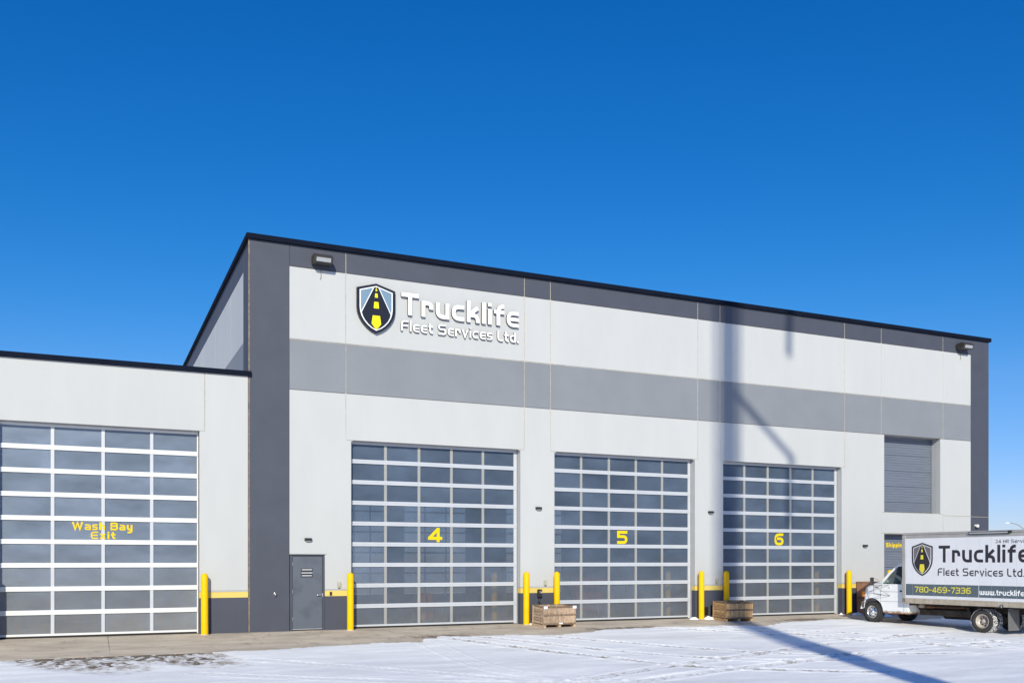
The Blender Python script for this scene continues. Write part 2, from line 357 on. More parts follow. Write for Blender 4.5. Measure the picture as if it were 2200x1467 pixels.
def grid_mesh(name, xs, ys, Z, mats, attrs=None):
    nx, ny = len(xs), len(ys)
    X, Y = np.meshgrid(xs, ys, indexing='ij')
    co = np.stack([X, Y, Z], -1).reshape(-1, 3).astype(np.float32)
    idx = np.arange(nx*ny).reshape(nx, ny)
    q = np.stack([idx[:-1, :-1], idx[1:, :-1], idx[1:, 1:], idx[:-1, 1:]], -1).reshape(-1)
    me = bpy.data.meshes.new(name); me.vertices.add(len(co)); me.vertices.foreach_set('co', co.ravel())
    nf = (nx-1)*(ny-1); me.loops.add(nf*4); me.loops.foreach_set('vertex_index', q.astype(np.int32))
    me.polygons.add(nf); me.polygons.foreach_set('loop_start', (np.arange(nf)*4).astype(np.int32))
    me.polygons.foreach_set('use_smooth', np.ones(nf, dtype=bool))
    me.update(calc_edges=True); me.validate()
    for k, v in (attrs or {}).items():
        a = me.attributes.new(k, 'FLOAT', 'POINT'); a.data.foreach_set('value', v.ravel().astype(np.float32))
    me.materials.append(mats)
    o = bpy.data.objects.new(name, me); C.objects.link(o); return o

# yard surface under the snow
ys_ = np.array([-17, -14, -12, -10, -8, -6.6, -5, -3.72])
xs_ = np.linspace(-8, 34, 43)
Zb = np.array([[gz(y)-0.006 for y in ys_] for x in xs_])
tag(grid_mesh('yard_ground', xs_, ys_, Zb, ASPH), kind='structure')
# snow field round it, out to the horizon
def sheet(name, x0, x1, y0, y1, dz, m):
    ys = sorted({y0, y1, *[y for y in GP[0] if y0 < y < y1]}); xs = np.linspace(x0, x1, 3)
    tag(grid_mesh(name, xs, np.array(ys, float), np.array([[gz(y)+dz for y in ys] for x in xs]), m), kind='structure')
sheet('ground', -900, 900, -900, -17, 0.012, SNOWF)
sheet('ground', -900, -8, -17, 900, 0.012, SNOWF)
sheet('ground', 34, 900, -17, 900, 0.012, SNOWF)
sheet('ground', -8, 34, 60, 900, 0.012, SNOWF)

# concrete apron: slabs with sawn joints
apron = tag(empty('apron', (13, -1.8, -0.1)), kind='structure')
cuts = [-8.0, -3.6, 0.46, 4.05, 8.2, 12.44, 16.3, 20.12, 23.9, 27.7, 31.0, 34.0]
for a, b in zip(cuts, cuts[1:]):
    bm = bmesh.new()
    yy = [0.30, 0.0, -1.25, -2.5, -3.74]
    top = [(y, gz(y)+random.uniform(-0.0015, 0.0015)) for y in yy]
    vsn = []
    for x in (a+0.006, b-0.006):
        vsn.append([[bm.verts.new((x, y, z)) for y, z in top], [bm.verts.new((x, y, z-0.15)) for y, z in top]])
    (t0, b0), (t1, b1) = vsn
    for i in range(4):
        bm.faces.new((t0[i], t0[i+1], t1[i+1], t1[i]))
    for t, bb in ((t0, b0), (t1, b1)):
        for i in range(4): bm.faces.new((t[i], t[i+1], bb[i+1], bb[i]))
    bm.faces.new((t0[4], b0[4], b1[4], t1[4]))
    fix(bm)
    obj('concrete_slab', bm, CONC, apron, origin=(13, -1.8, -0.1))

# snow cover as a real height field, thinning out over the apron, with tyre tracks
sx = np.arange(-7.5, 31.0, 0.045); sy = np.arange(-16.4, -0.95, 0.045)
X, Y = np.meshgrid(sx, sy, indexing='ij')
edge_x = [-8, -3.5, -1.7, 1.0, 2.6, 5.4, 6.3, 6.9, 8.0, 8.3, 8.9, 11.0, 12.2, 13.2, 14.2, 16.1, 17.4, 18.8, 19.9, 20.8, 21.8, 23.3, 24.3, 25.2, 27, 31]
edge_y = [-3.85, -3.85, -3.8, -3.85, -3.72, -3.5, -3.3, -2.95, -3.3, -2.6, -2.32, -2.45, -2.9, -2.55, -2.13, -1.8, -1.95, -1.95, -2.4, -2.0, -1.7, -1.5, -1.3, -2.3, -2.2, -2.0]
ye = np.interp(X, edge_x, edge_y)
n1 = fbm(X*0.9, Y*2.2, 3, 6) - 0.5
n2 = fbm(X*6, Y*9, 21, 4) - 0.5
n3 = fbm(X*0.35+Y*0.1, Y*0.9, 40, 5) - 0.5
din = (ye - Y) + n1*0.55 + n2*0.25
t = np.clip(din*0.055, -0.04, 0.026) + n2*0.007
ripple = fbm(X*0.55+Y*0.25, Y*2.6-X*0.12, 60, 5) - 0.5
t = t + np.clip(din, 0, 1)*(ripple*0.026 + n3*0.012)
t = np.where(din > 0, np.maximum(t, 0.004), t)
dirt = np.zeros_like(t); pack = np.clip(0.02 + n3*1.6, 0, 0.6)
# scoured gravelly patches left of the frame
for cx, cy, rx, ry in ((-0.25, -4.1, 0.85, 1.7), (1.75, -4.05, 0.70, 1.6)):
    dd = ((X-cx-0.35*(cy-Y))/rx)**2 + ((Y-cy)/ry)**2
    ang = np.arctan2(Y-(cy+1.6), X-cx)
    n5 = fbm(X*13+Y*3, Y*13, 230, 3) - 0.5
    st = fbm(ang*20, np.hypot(X-cx, Y-cy-1.6)*2.0, 80, 4) - 0.5
    m_ = np.clip(1.25-dd*0.42, 0, 1)
    # compress what is left into a thin skin, so that it frays flat instead of standing up in lumps
    tp = np.clip((t - m_*(0.036 + st*0.13 + n2*0.08 + n5*0.13))*0.28, -0.012, 0.003)-0.001
    k_ = np.clip(m_*2.2, 0, 1); t = t*(1-k_) + tp*k_
    dsp = fbm(ang*22, np.hypot(X-cx, Y-cy-1.6)*3.0, 180, 4)
    dirt = np.maximum(dirt, np.clip(1.35-dd*0.22, 0, 1)*(.30+.42*dsp))
def track(pts, width=0.13, depth=0.012, tread=0.006, dr=0.0, pk=0.5):
    global t, dirt, pack
    P = np.array(pts, float); width = width*1.45
    # smooth the way into a curve
    for _ in range(3):
        Q = np.empty((2*len(P)-2, 2)); Q[0::2] = 0.75*P[:-1]+0.25*P[1:]; Q[1::2] = 0.25*P[:-1]+0.75*P[1:]
        P = np.vstack([P[:1], Q, P[-1:]])
    best = np.full(X.shape, 9.0); arc = np.zeros(X.shape); sgn = np.zeros(X.shape); L0 = 0
    for a, b in zip(P, P[1:]):
        d = b-a; l = np.hypot(*d)
        if l < 1e-6: continue
        x0, x1 = min(a[0], b[0])-0.6, max(a[0], b[0])+0.6; y0, y1 = min(a[1], b[1])-0.6, max(a[1], b[1])+0.6
        i0, i1 = np.searchsorted(sx, [x0, x1]); j0, j1 = np.searchsorted(sy, [y0, y1])
        if i0 >= i1 or j0 >= j1: L0 += l; continue
        xx = X[i0:i1, j0:j1]-a[0]; yy = Y[i0:i1, j0:j1]-a[1]
        u = np.clip((xx*d[0]+yy*d[1])/l**2, 0, 1); ex = xx-u*d[0]; ey = yy-u*d[1]; ds = np.hypot(ex, ey)
        bb = best[i0:i1, j0:j1]; mk = ds < bb
        bb[mk] = ds[mk]; arc[i0:i1, j0:j1][mk] = (L0+u*l)[mk]; sgn[i0:i1, j0:j1][mk] = ((xx*d[1]-yy*d[0])/l)[mk]
        L0 += l
    ins = np.clip((width-best)/0.06, 0, 1)*(.35+.65*np.clip(fbm(X*5, Y*5, 140, 3)*3-.9, 0, 1))
    rim = np.exp(-((best-width-0.05)/0.04)**2)
    tr = np.sin((arc*2*math.pi/0.19)+np.abs(sgn)*30)*tread*1.7
    on = np.clip(din*2, 0, 1)
    t = t + on*(ins*(-depth*0.9+tr) + rim*abs(depth)*1.6)
    wob = fbm(X*3, Y*3, 91, 3)
    dirt = np.maximum(dirt, ins*(dr+.125*(dr > 0))*(.55+.45*wob)*1.25); pack = np.maximum(pack, ins*pk*(0.6+0.8*wob))
track([(8.1,-2.3),(7.95,-4.2),(7.6,-7.4),(7.6,-9.2),(8.2,-10.6),(9.6,-12.4)], 0.16, -0.012, 0.002, 0, 0)
track([(8.5,-2.2),(9.1,-3.4),(9.9,-5.6),(10.7,-7.6),(11.3,-9.3),(11.9,-10.4),(13.1,-11.4),(15.0,-12.6)], 0.15, 0.012, 0.008, 0.50, 0.6)
track([(9.4,-2.1),(10.3,-3.6),(11.2,-5.8),(12.2,-7.8),(13.0,-9.0),(14.2,-10.0),(16.2,-10.6)], 0.13, 0.012, 0.007, 0.44, 0.5)
track([(10.9,-2.0),(11.7,-3.3),(12.7,-5.0),(13.5,-6.3),(14.6,-8.2),(15.6,-9.3),(17.4,-9.8),(19.6,-10.4)], 0.14, 0.012, 0.008, 0.47, 0.5)
track([(6.6,-12.4),(8.8,-10.9),(11.0,-9.9),(13.4,-9.1),(15.8,-8.2),(18.0,-7.4),(21.2,-6.6),(24.5,-6.0)], 0.15, 0.010, 0.009, 0.40, 0.35)
track([(5.6,-13.3),(8.4,-12.0),(11.2,-11.0),(14.3,-10.3),(17.0,-9.6),(19.6,-9.1),(23,-8.7)], 0.15, 0.012, 0.009, 0.40, 0.3)
track([(15.3,-1.7),(16.8,-2.9),(18.0,-4.6),(18.9,-5.9),(20.0,-7.6),(21.0,-9.2),(22.2,-11.2)], 0.15, 0.012, 0.008, 0.44, 0.5)
track([(17.0,-1.7),(18.8,-3.0),(20.1,-4.4),(21.2,-5.7),(22.2,-7.2),(23.4,-9.4)], 0.14, 0.010, 0.008, 0.42, 0.4)
track([(16.2,-1.8),(17.6,-3.0),(18.6,-4.2),(19.6,-5.8),(20.6,-7.4),(22.0,-9.6)], 0.14, 0.010, 0.008, 0.43, 0.45)
track([(2.0,-7.4),(4.0,-9.0),(6.4,-10.6),(9.0,-11.6)], 0.13, 0.008, 0.004, 0, 0.35)
track([(3.4,-5.6),(5.0,-7.4),(6.8,-9.6),(8.0,-11.6)], 0.13, 0.008, 0.005, 0.2, 0.35)
dirt = np.maximum(dirt, np.clip(0.55-np.abs(din)*2.2, 0, 1)*np.clip(fbm(X*0.8, Y*0.8, 77, 3)*2.2-0.9, 0, 1)*0.95)
edge_drop = np.clip((X+7.5)/0.3, 0, 1)*np.clip((31.0-X)/0.3, 0, 1)*np.clip((Y+16.4)/0.3, 0, 1)
GZ = np.interp(Y, *GP)
zz = GZ + t*edge_drop + (edge_drop-1)*0.0
tag(grid_mesh('snow_cover', sx, sy, zz, SNOW, {'pack': np.clip(pack, 0, 1), 'dirt': dirt}), kind='structure')

# ------------------------------------------------------------------ stroke lettering (drawn from centre lines, square cut)
def rnd(pts, closed=False):
    """pts (x, y[, r]) -> polyline with rounded corners"""
    out = []; n = len(pts)
    for i, p in enumerate(pts):
        r = p[2] if len(p) > 2 else 0
        if r <= 0 or (not closed and i in (0, n-1)): out.append((p[0], p[1])); continue
        a = Vector(pts[(i-1) % n][:2]); b = Vector(p[:2]); c = Vector(pts[(i+1) % n][:2])
        d1 = (a-b); d2 = (c-b); r = min(r, d1.length*0.98 if (not closed and i-1 == 0) else d1.length*0.5, d2.length*0.98 if (not closed and i+1 == n-1) else d2.length*0.5)
        d1.normalize(); d2.normalize(); s = b+d1*r; e = b+d2*r
        for k in range(6):
            u = k/5; out.append(tuple((1-u)**2*s + 2*u*(1-u)*b + u*u*e))
    return out

def glyph(ch, w, W=None):
    h = w/2; xh = 0.73
    def R_(x): return x-h
    wf = 1.0                                   # crowded letters get thinner strokes in heavy weights
    if ch in 'easE' and w > .17: wf = .17/w; w = .17; h = w/2
    if ch in 'B' and w > .2: wf = .2/w; w = .2; h = w/2
    S = []; P = lambda *p: S.append((rnd(p), False, wf)); Q = lambda *p: S.append((rnd(p, True), True, wf))
    if ch == 'T': W = W or 0.86; P((0,1-h),(W,1-h)); P((W/2,0),(W/2,1-w))
    elif ch == 'r': W = 0.58; P((h,0),(h,xh-h),(W-h,xh-h,.25),(W-h,xh*0.5))
    elif ch == 'u': W = 0.68; P((h,xh),(h,h,.28),(W-h,h)); P((W-h,0),(W-h,xh))
    elif ch == 'w': W = 0.95; P((h,xh),(h,h,.16),(W/2,h),(W-h,h,.0),(W-h,xh)); P((W/2,w),(W/2,xh))
    elif ch == 'c': W = 0.64; P((W,xh-h),(h,xh-h,.34),(h,h,.34),(W,h))
    elif ch == 'k': W = 0.66; P((h,0),(h,1)); P((W-h*.9,xh-0.02),(w*0.8,xh*0.5)); P((w*.6,xh*0.46),(W-h,xh*0.46,.24),(W-h,0))
    elif ch == 'l': W = w; P((h,0),(h,1))
    elif ch == 'i': W = w; P((h,0),(h,xh)); P((h,1-w*0.85),(h,1))
    elif ch == 'f': W = 0.54; P((W,1-h),(0.13+h,1-h,.28),(0.13+h,0)); P((0,xh-h),(W,xh-h))
    elif ch == 'e': W = 0.66; P((W,xh-h),(h,xh-h,.34),(h,h,.34),(W,h)); P((w*.7,xh/2),(W,xh/2))
    elif ch == 'F': W = 0.76; P((W,1-h),(h,1-h,.34),(h,0)); P((w*.7,.5),(W*.9,.5))
    elif ch == 't': W = 0.48; P((0.1+h,.97),(0.1+h,h,.22),(W,h)); P((0,xh-h),(W,xh-h))
    elif ch == 'S': W = 0.86; P((W*.95,1-h),(h,1-h,.25),(h,.52,.25),(W-h,.52,.25),(W-h,h,.25),(0.02,h))
    elif ch == 's': W = 0.62; P((W*.95,xh-h),(h,xh-h,.2),(h,xh/2,.2),(W-h,xh/2,.2),(W-h,h,.2),(0.02,h))
    elif ch == 'v': W = 0.68; P((h*.8,xh),(W/2,0.03),(W-h*.8,xh))
    elif ch == 'L': W = 0.62; P((h,1),(h,h,.28),(W,h))
    elif ch == 'd': W = 0.68; P((W-h,0),(W-h,1)); P((W-w*.6,xh-h),(h,xh-h,.32),(h,h,.32),(W-w*.6,h))
    elif ch == '.': W = w*1.05; P((0,h),(W,h))
    elif ch == 'W': W = 1.25; P((h,1),(.3*W,.06),(W/2,.92),(.7*W,.06),(W-h,1))
    elif ch == 'a': W = 0.68; P((.06,xh-h),(W-h,xh-h,.26),(W-h,0)); P((W-w*.6,xh*.5),(h,xh*.5,.18),(h,h,.18),(W-w*.6,h))
    elif ch == 'h': W = 0.66; P((h,0),(h,1)); P((w*.6,xh-h),(W-h,xh-h,.28),(W-h,0))
    elif ch == 'n': W = 0.66; P((h,0),(h,xh)); P((w*.6,xh-h),(W-h,xh-h,.28),(W-h,0))
    elif ch == 'B': W = 0.84; Q((h,1-h),(W-h*1.3,1-h,.22),(W-h*1.3,.53,.2),(h,.53)); P((w*.5,.53),(W-h,.53,.22),(W-h,h,.22),(h,h),(h,.5))
    elif ch == 'y': W = 0.66; P((h,xh),(h,h,.28),(W-w*.6,h)); P((W-h,xh),(W-h,-.25,.22),(.1,-.25))
    elif ch == 'E': W = 0.78; P((W,1-h),(h,1-h,.3),(h,h,.3),(W,h)); P((w*.7,.5),(W*.94,.5))
    elif ch == 'x': W = 0.68; P((h*.9,xh),(W-h*.9,0)); P((W-h*.9,xh),(h*.9,0))
    elif ch == 'p': W = 0.66; P((h,-.27),(h,xh)); P((w*.6,xh-h),(W-h,xh-h,.28),(W-h,h,.28),(w*.6,h))
    elif ch == 'g': W = 0.66; P((W-w*.6,xh-h),(h,xh-h,.28),(h,h,.28),(W-w*.6,h)); P((W-h,xh),(W-h,-.25,.22),(.1,-.25))
    elif ch == 'H': W = 0.74; P((h,0),(h,1)); P((W-h,0),(W-h,1)); P((w,.52),(W-w,.52))
    elif ch == 'R': W = 0.70; P((h,0),(h,1-h),(W-h,1-h,.3),(W-h,.48,.3),(w*.5,.48)); P((W*.5,.46),(W-h*.8,0))
    elif ch == '0': W = 0.80; Q((h,1-h,.25),(W-h,1-h,.25),(W-h,h,.25),(h,h,.25))
    elif ch == '2': W = 0.62; P((.02,1-h),(W-h,1-h,.3),(W-h,.5,.2),(h,h*1.6),(W,h))
    elif ch == '3': W = 0.78; P((.02,1-h),(W-h,1-h,.22),(W-h,.52,.22),(.18,.52)); P((W*.5,.519),(W-h,.519,.22),(W-h,h,.22),(0,h))
    elif ch == '4': W = 0.82; P((W*.72,1-h*.6),(h*.9,.27)); P((.02,.27),(W,.27)); P((W*.72,0),(W*.72,1))
    elif ch == '5': W = 0.80; P((W*.97,1-h),(h,1-h),(h,.56),(W-h,.56,.24),(W-h,h,.24),(.02,h))
    elif ch == '6': W = 0.80; P((W*.95,1-h),(h,1-h,.34),(h,h,.25),(W-h,h,.25),(W-h,.56,.25),(w*.6,.56))
    elif ch == '7': W = 0.72; P((0,1-h),(W-h*.8,1-h),(.26,0))
    elif ch == '8': W = 0.80; Q((h*1.2,1-h,.24),(W-h*1.2,1-h,.24),(W-h*1.2,.53,.2),(h*1.2,.53,.2)); Q((h,.531,.2),(W-h,.531,.2),(W-h,h,.24),(h,h,.24))
    elif ch == '9': W = 0.80; P((.05,h),(W-h,h,.34),(W-h,1-h,.25),(h,1-h,.25),(h,.46,.25),(W-w*.6,.46))
    elif ch == '-': W = 0.46; P((0.02,.45),(W-.02,.45))
    else: W = 0.4
    return S, W

def ribbon(bm, pts, closed, w, xf, y0, thick, mi_front=0, mi_side=None):
    V = []
    for p in pts:                                   # drop doubled points where two rounded corners meet
        p = Vector(p)
        if not V or (p-V[-1]).length > 1e-4: V.append(p)
    if closed and (V[0]-V[-1]).length < 1e-4: V.pop()
    n = len(V); L_, R__ = [], []
    for i in range(n):
        a = V[(i-1) % n] if (closed or i > 0) else None; b = V[i]; c = V[(i+1) % n] if (closed or i < n-1) else None
        d1 = (b-a).normalized() if a is not None and (b-a).length > 1e-9 else None
        d2 = (c-b).normalized() if c is not None and (c-b).length > 1e-9 else None
        if d1 is None: d1 = d2
        if d2 is None: d2 = d1
        n1 = Vector((-d1.y, d1.x)); n2 = Vector((-d2.y, d2.x)); m_ = (n1+n2)
        m_ = m_.normalized() if m_.length > 1e-6 else n1
        k = w/2/max(0.45, m_.dot(n1)); L_.append(b+m_*k); R__.append(b-m_*k)
    f = lambda p, y: bm.verts.new((*xf(p.x, p.y)[:1], y, xf(p.x, p.y)[1]))
    lf = [f(p, y0) for p in L_]; rf = [f(p, y0) for p in R__]
    rngi = range(n if closed else n-1)
    for i in rngi:
        j = (i+1) % n; q = bm.faces.new((lf[i], rf[i], rf[j], lf[j])); q.material_index = mi_front
    if thick > 0:
        ms = mi_front if mi_side is None else mi_side
        lb = [f(p, y0+thick) for p in L_]; rb = [f(p, y0+thick) for p in R__]
        for i in rngi:
            j = (i+1) % n
            for q in ((lf[i], lf[j], lb[j], lb[i]), (rf[j], rf[i], rb[i], rb[j])):
                g = bm.faces.new(q); g.material_index = ms
        if not closed:
            for i in (0, n-1):
                g = bm.faces.new((lf[i], lb[i], rb[i], rf[i])); g.material_index = ms

def text(s, x, z, cap, w, y, thick=0.0, x1=None, gap=0.14, xs=1.0, space=0.45):
    """yields (char, bmesh) for a line of stroke lettering, left end x, baseline z, optionally fitted to end at x1"""
    lay = []; cx = 0
    for ch in s:
        if ch == ' ': cx += space; continue
        S, W = glyph(ch, w/xs if xs != 1 else w)
        lay.append((ch, S, cx)); cx += W+gap
    tot = cx-gap; k = (x1-x)/(tot*cap) if x1 else xs
    for ch, S, ox in lay:
        bm = bmesh.new()
        for i, (pts, closed, wf) in enumerate(S):
            ribbon(bm, [(px*k*cap, py*cap) for px, py in pts], closed, w*wf*cap, lambda a, b, ox=ox: (x+ox*k*cap+a, z+b), y-0.0012*i, thick+0.0012*i if thick else 0, 0, 1 if thick else 0)
        yield ch, bm

def letters(par, org, m, *a, over=None, **k):
    for ch, bm in text(*a, **k):
        if over:                     # a letter stuck across a stile lies on the stile, not on the pane
            xs3 = [v.co.x for v in bm.verts]
            if min(xs3) < over[1] and max(xs3) > over[0]: bmesh.ops.translate(bm, verts=bm.verts, vec=(0, over[2], 0))
        obj('letter', bm, [m, m], par, origin=org)

def text_mesh(*a, **k):
    out = bmesh.new()
    for ch, bm in text(*a, **k):
        me = bpy.data.meshes.new('t'); bm.to_mesh(me); bm.free(); out.from_mesh(me); bpy.data.meshes.remove(me)
    return out

# ------------------------------------------------------------------ emblem (shield with a road)
def shield(s, n=7):
    top = 0.886
    pts = [(0, 1), (.5, top), (.5, .50), (.485, .40), (.44, .30), (.37, .21), (.27, .125), (.15, .055), (0, 0)]
    full = pts + [(-x, y) for x, y in pts[-2:0:-1]]
    return [(x*s, 0.52+(y-0.52)*(1-(1-s)*0.72)) for x, y in full]

def emblem(parent, origin, cx, z0, wd, ht, y, depth, grey, border, edge, line):
    T = lambda pts: [(cx+px*wd, z0+py*ht) for px, py in pts]
    st = 0.0025
    b = bmesh.new(); prism_xz(b, T(shield(1.0)), y-depth, y)
    em = obj('emblem', b, border, parent, origin=origin)
    b = bmesh.new(); prism_xz(b, T(shield(0.86)), y-depth-st, y-depth+0.001); obj('emblem_outline', b, line, em, origin=origin)
    b = bmesh.new(); prism_xz(b, T(shield(0.80)), y-depth-2*st, y-depth+0.001-st); obj('emblem_field', b, grey, em, origin=origin)
    # road: from a narrow top to the foot, edged with white
    def road(k, dy):
        sh = shield(0.80); lo = [(px, py) for px, py in sh if py < 0.405]
        return [(-0.05-k, .925-k*0.3), (0.05+k, .925-k*0.3), (0.375+k*.6, .40+k*.4)] + [p for p in sh if p[1] < 0.40 and p[0] > 0.01] + [(0, sh[8][1])] + [p for p in sh if p[1] < 0.40 and p[0] < -0.01] + [(-0.375-k*.6, .40+k*.4)]
    b = bmesh.new(); prism_xz(b, T(road(0.028, 0)), y-depth-3*st, y-depth-st); obj('road_edge', b, line, em, origin=origin)
    b = bmesh.new(); prism_xz(b, T(road(0.0, 0)), y-depth-4*st, y-depth-2*st); obj('road', b, border, em, origin=origin)
    for y0, y1, w0, w1 in ((.105, .355, .125, .10), (.50, .63, .068, .055), (.715, .80, .04, .03), (.845, .89, .022, .016), (.905, .922, .012, .010)):
        if y0 < .2: pts = [(-.02, .085), (.02, .085), (w0, .19), (w1*.95, y1), (-w1*.95, y1), (-w0, .19)]
        else: pts = [(-w0, y0), (w0, y0), (w1, y1), (-w1, y1)]
        b = bmesh.new(); prism_xz(b, T(pts), y-depth-5*st, y-depth-3*st); obj('road_dash', b, edge, em, origin=origin)
    return em

# ------------------------------------------------------------------ main building
BO = (18.8, 0, 0)
main = empty('service_building', BO, label='tall white and charcoal concrete service garage with three glazed bay doors', cat='building')
def panel(pts, m, y0=0.0, y1=0.20, parent=None, org=BO, bev=0.007, name='wall_panel'):
    b = bmesh.new(); prism_xz(b, pts, y0, y1, bev); return obj(name, b, m, parent or main, origin=org)
def rect(x0, x1, z0, z1): return [(x0, z0), (x1, z0), (x1, z1), (x0, z1)]
G = 0.009
xa, xb, xc, xd, xe, xf_, xg, xh_, xi, xj, xk, xl = 4.07, 5.17, 6.79, 12.51, 13.43, 19.12, 20.06, 25.77, 27.61, 30.90, 32.46, 33.50
zb, zt, zw, zc, zl = 6.80, 8.23, 10.28, 10.89, 5.455
YB, YT = 0.945, 1.10
O4, O5, O6, OR = (6.95, 12.37), (13.575, 19.0), (20.195, 25.625), (27.76, 30.75)
# backing wall behind the joints (caulk lines show in the gaps)
panel(rect(xa+G, xb-0.002, -0.3, zc), DARK)                       # corner pillar
rows = [(zw, zc, DARK), (zt, zw, WHITE), (zb, zt, MID)]
cols = [xb, xc, xd, xe, xf_, xg, xh_, xi, xj, xk]
for a, b_ in zip(cols, cols[1:]):
    for z0, z1, m in rows:
        l = a+(0.002 if a == xb else G); r = b_-(0.002 if b_ == xk else G)
        panel(rect(l, r, z0+(0.010 if m is WHITE else 0.006), z1-(0.008 if m is not DARK else 0)), m)
panel(rect(xk+0.002, xl, 3.75+G, zc), DARK); panel(rect(xk+0.002, xl, -0.3, 3.75-G), DARK)
# below the grey band: lintel panels over the bays
for (a, b_) in ((xc, xd), (xe, xf_), (xg, xh_)):
    panel(rect(a+G, b_-G, zl, zb-0.006), WHITE)
def pier(x0, x1, X0, X1, zlow=YT+0.035):
    # narrow above the lintel line, wider beside the openings
    return [(X0, zlow), (X1, zlow), (X1, zl-G), (x1-G, zl-G), (x1-G, zb-0.006), (x0+G, zb-0.006), (x0+G, zl-G), (X0, zl-G)]
def base(X0, X1):
    panel(rect(X0, X1, YT+0.004, YT+0.031), WHITE, y0=-0.006, y1=0.2, bev=0.004)
    panel(rect(X0, X1, YB, YT), YSTRIPE, y0=0.001, y1=0.2, bev=0)
    panel(rect(X0, X1, -0.3, YB), DARK, y0=0.002, y1=0.2, bev=0)
# first pier with the man door cut out
D0, D1, DT = 5.185, 6.18, 2.14
panel([(D1, YT+0.035), (O4[0], YT+0.035), (O4[0], zl-G), (xc-G, zl-G), (xc-G, zb-0.006), (xb+0.002, zb-0.006), (xb+0.002, DT), (D1, DT)], WHITE)
base(D1, O4[0])
panel(pier(xd, xe, O4[1], O5[0]), WHITE); base(O4[1], O5[0])
panel(pier(xf_, xg, O5[1], O6[0]), WHITE); base(O5[1], O6[0])
panel([(O6[1], YT+0.035), (OR[0], YT+0.035), (OR[0], 3.03-G), (xi-G, 3.03-G), (xi-G, 3.81+G), (OR[0], 3.81+G), (OR[0], zb-0.006), (xh_+G, zb-0.006), (xh_+G, zl-G), (O6[1], zl-G)], WHITE)
base(O6[1], OR[0])
panel(rect(xi+G, xj-G, 3.03, 3.81), WHITE)
panel([(OR[1], 3.81+G), (xj+G, 3.81+G), (xj+G, 3.75+G), (xk-0.002, 3.75+G), (xk-0.002, zb-0.006), (OR[1], zb-0.006)], WHITE)
panel([(OR[1], -0.3), (xk-0.002, -0.3), (xk-0.002, 3.75-G), (xj+G, 3.75-G), (xj+G, 3.03-G), (OR[1], 3.03-G)], WHITE)
# sealant in the joints, just behind the panel faces
def seal(x0, x1, z0, z1, m=CAULK, y=0.010, org=BO, par=None):
    b = bmesh.new(); box(b, x0, x1, y, y+0.03, z0, z1); obj('joint_sealant', b, m, par or main, origin=org)
for x in (xc, xd, xe, xf_, xg, xh_, xi, xj):
    seal(x-0.03, x+0.03, zb if x == xi or x == xj else zl-0.03, zc)
for x in (xi, xj): seal(x-0.03, x+0.03, 3.0, 3.85)
for a, b_ in ((xc, xd), (xe, xf_), (xg, xh_)): seal(a-0.03, a+0.2, zl-0.03, zl+0.02, y=0.012); seal(b_-0.2, b_+0.03, zl-0.03, zl+0.02, y=0.012)
seal(xb, xk, zt-0.02, zt+0.02, y=0.014); seal(xb, xk, zb-0.02, zb+0.02, CAULKD, y=0.014); seal(xb, xk, zw-0.02, zw+0.02, CAULKD, y=0.014)
seal(xj, xl, 3.72, 3.78, y=0.014); seal(xi, xj+0.03, 3.79, 3.83, y=0.016); seal(xi, xj+0.03, 3.0, 3.05, y=0.016)
seal(xa-0.030, xa+0.03, -0.3, zc, mat('weathered_sealant', (0.20, 0.155, 0.12), 0.9, var=0.3, scale=9), y=0.012)
# roof-edge flashing in lengths
cuts = [xa-0.09] + [xa+1.6+3.05*i for i in range(10)] + [xl+0.06]
for a, b_ in zip(cuts, cuts[1:]):
    b = bmesh.new(); box(b, a+0.0015, b_-0.0015, -0.085, 0.26, zc-0.004, 11.032, 0.004); obj('cap_flashing', b, CAPM, main, origin=BO)
# left side wall above the low roof (x = xa plane)
def side_panel(y0, y1, z0, z1, m):
    b = bmesh.new(); box(b, xa, xa+0.2, y0, y1, z0, z1, 0.006); obj('wall_panel', b, m, main, origin=BO)
side_panel(0.21, 1.15, -0.3, zc, DARK)
sy_c = [1.15, 3.76, 7.6, 11.7, 15.8, 19.9, 24.0, 28.0]
for a, b_ in zip(sy_c, sy_c[1:]):
    for z0, z1, m in rows: side_panel(a+0.006, b_-0.006, z0+0.005, z1-(0.005 if m is not DARK else 0), m)
    side_panel(a+0.006, b_-0.006, -0.3, zb-0.005, WHITE)
b = bmesh.new(); box(b, xa+0.03, xa+0.06, 1.1, 28, 5.0, zc-0.01); obj('joint_sealant', b, WHITE, main, origin=BO)
for a, b_ in zip([-0.0]+sy_c[1:], sy_c[1:]):
    b = bmesh.new(); box(b, xa-0.09, xa+0.22, (a+0.262 if a == 0 else a+0.0015), b_-0.0015, zc-0.004, 11.032, 0.004); obj('cap_flashing', b, CAPM, main, origin=BO)
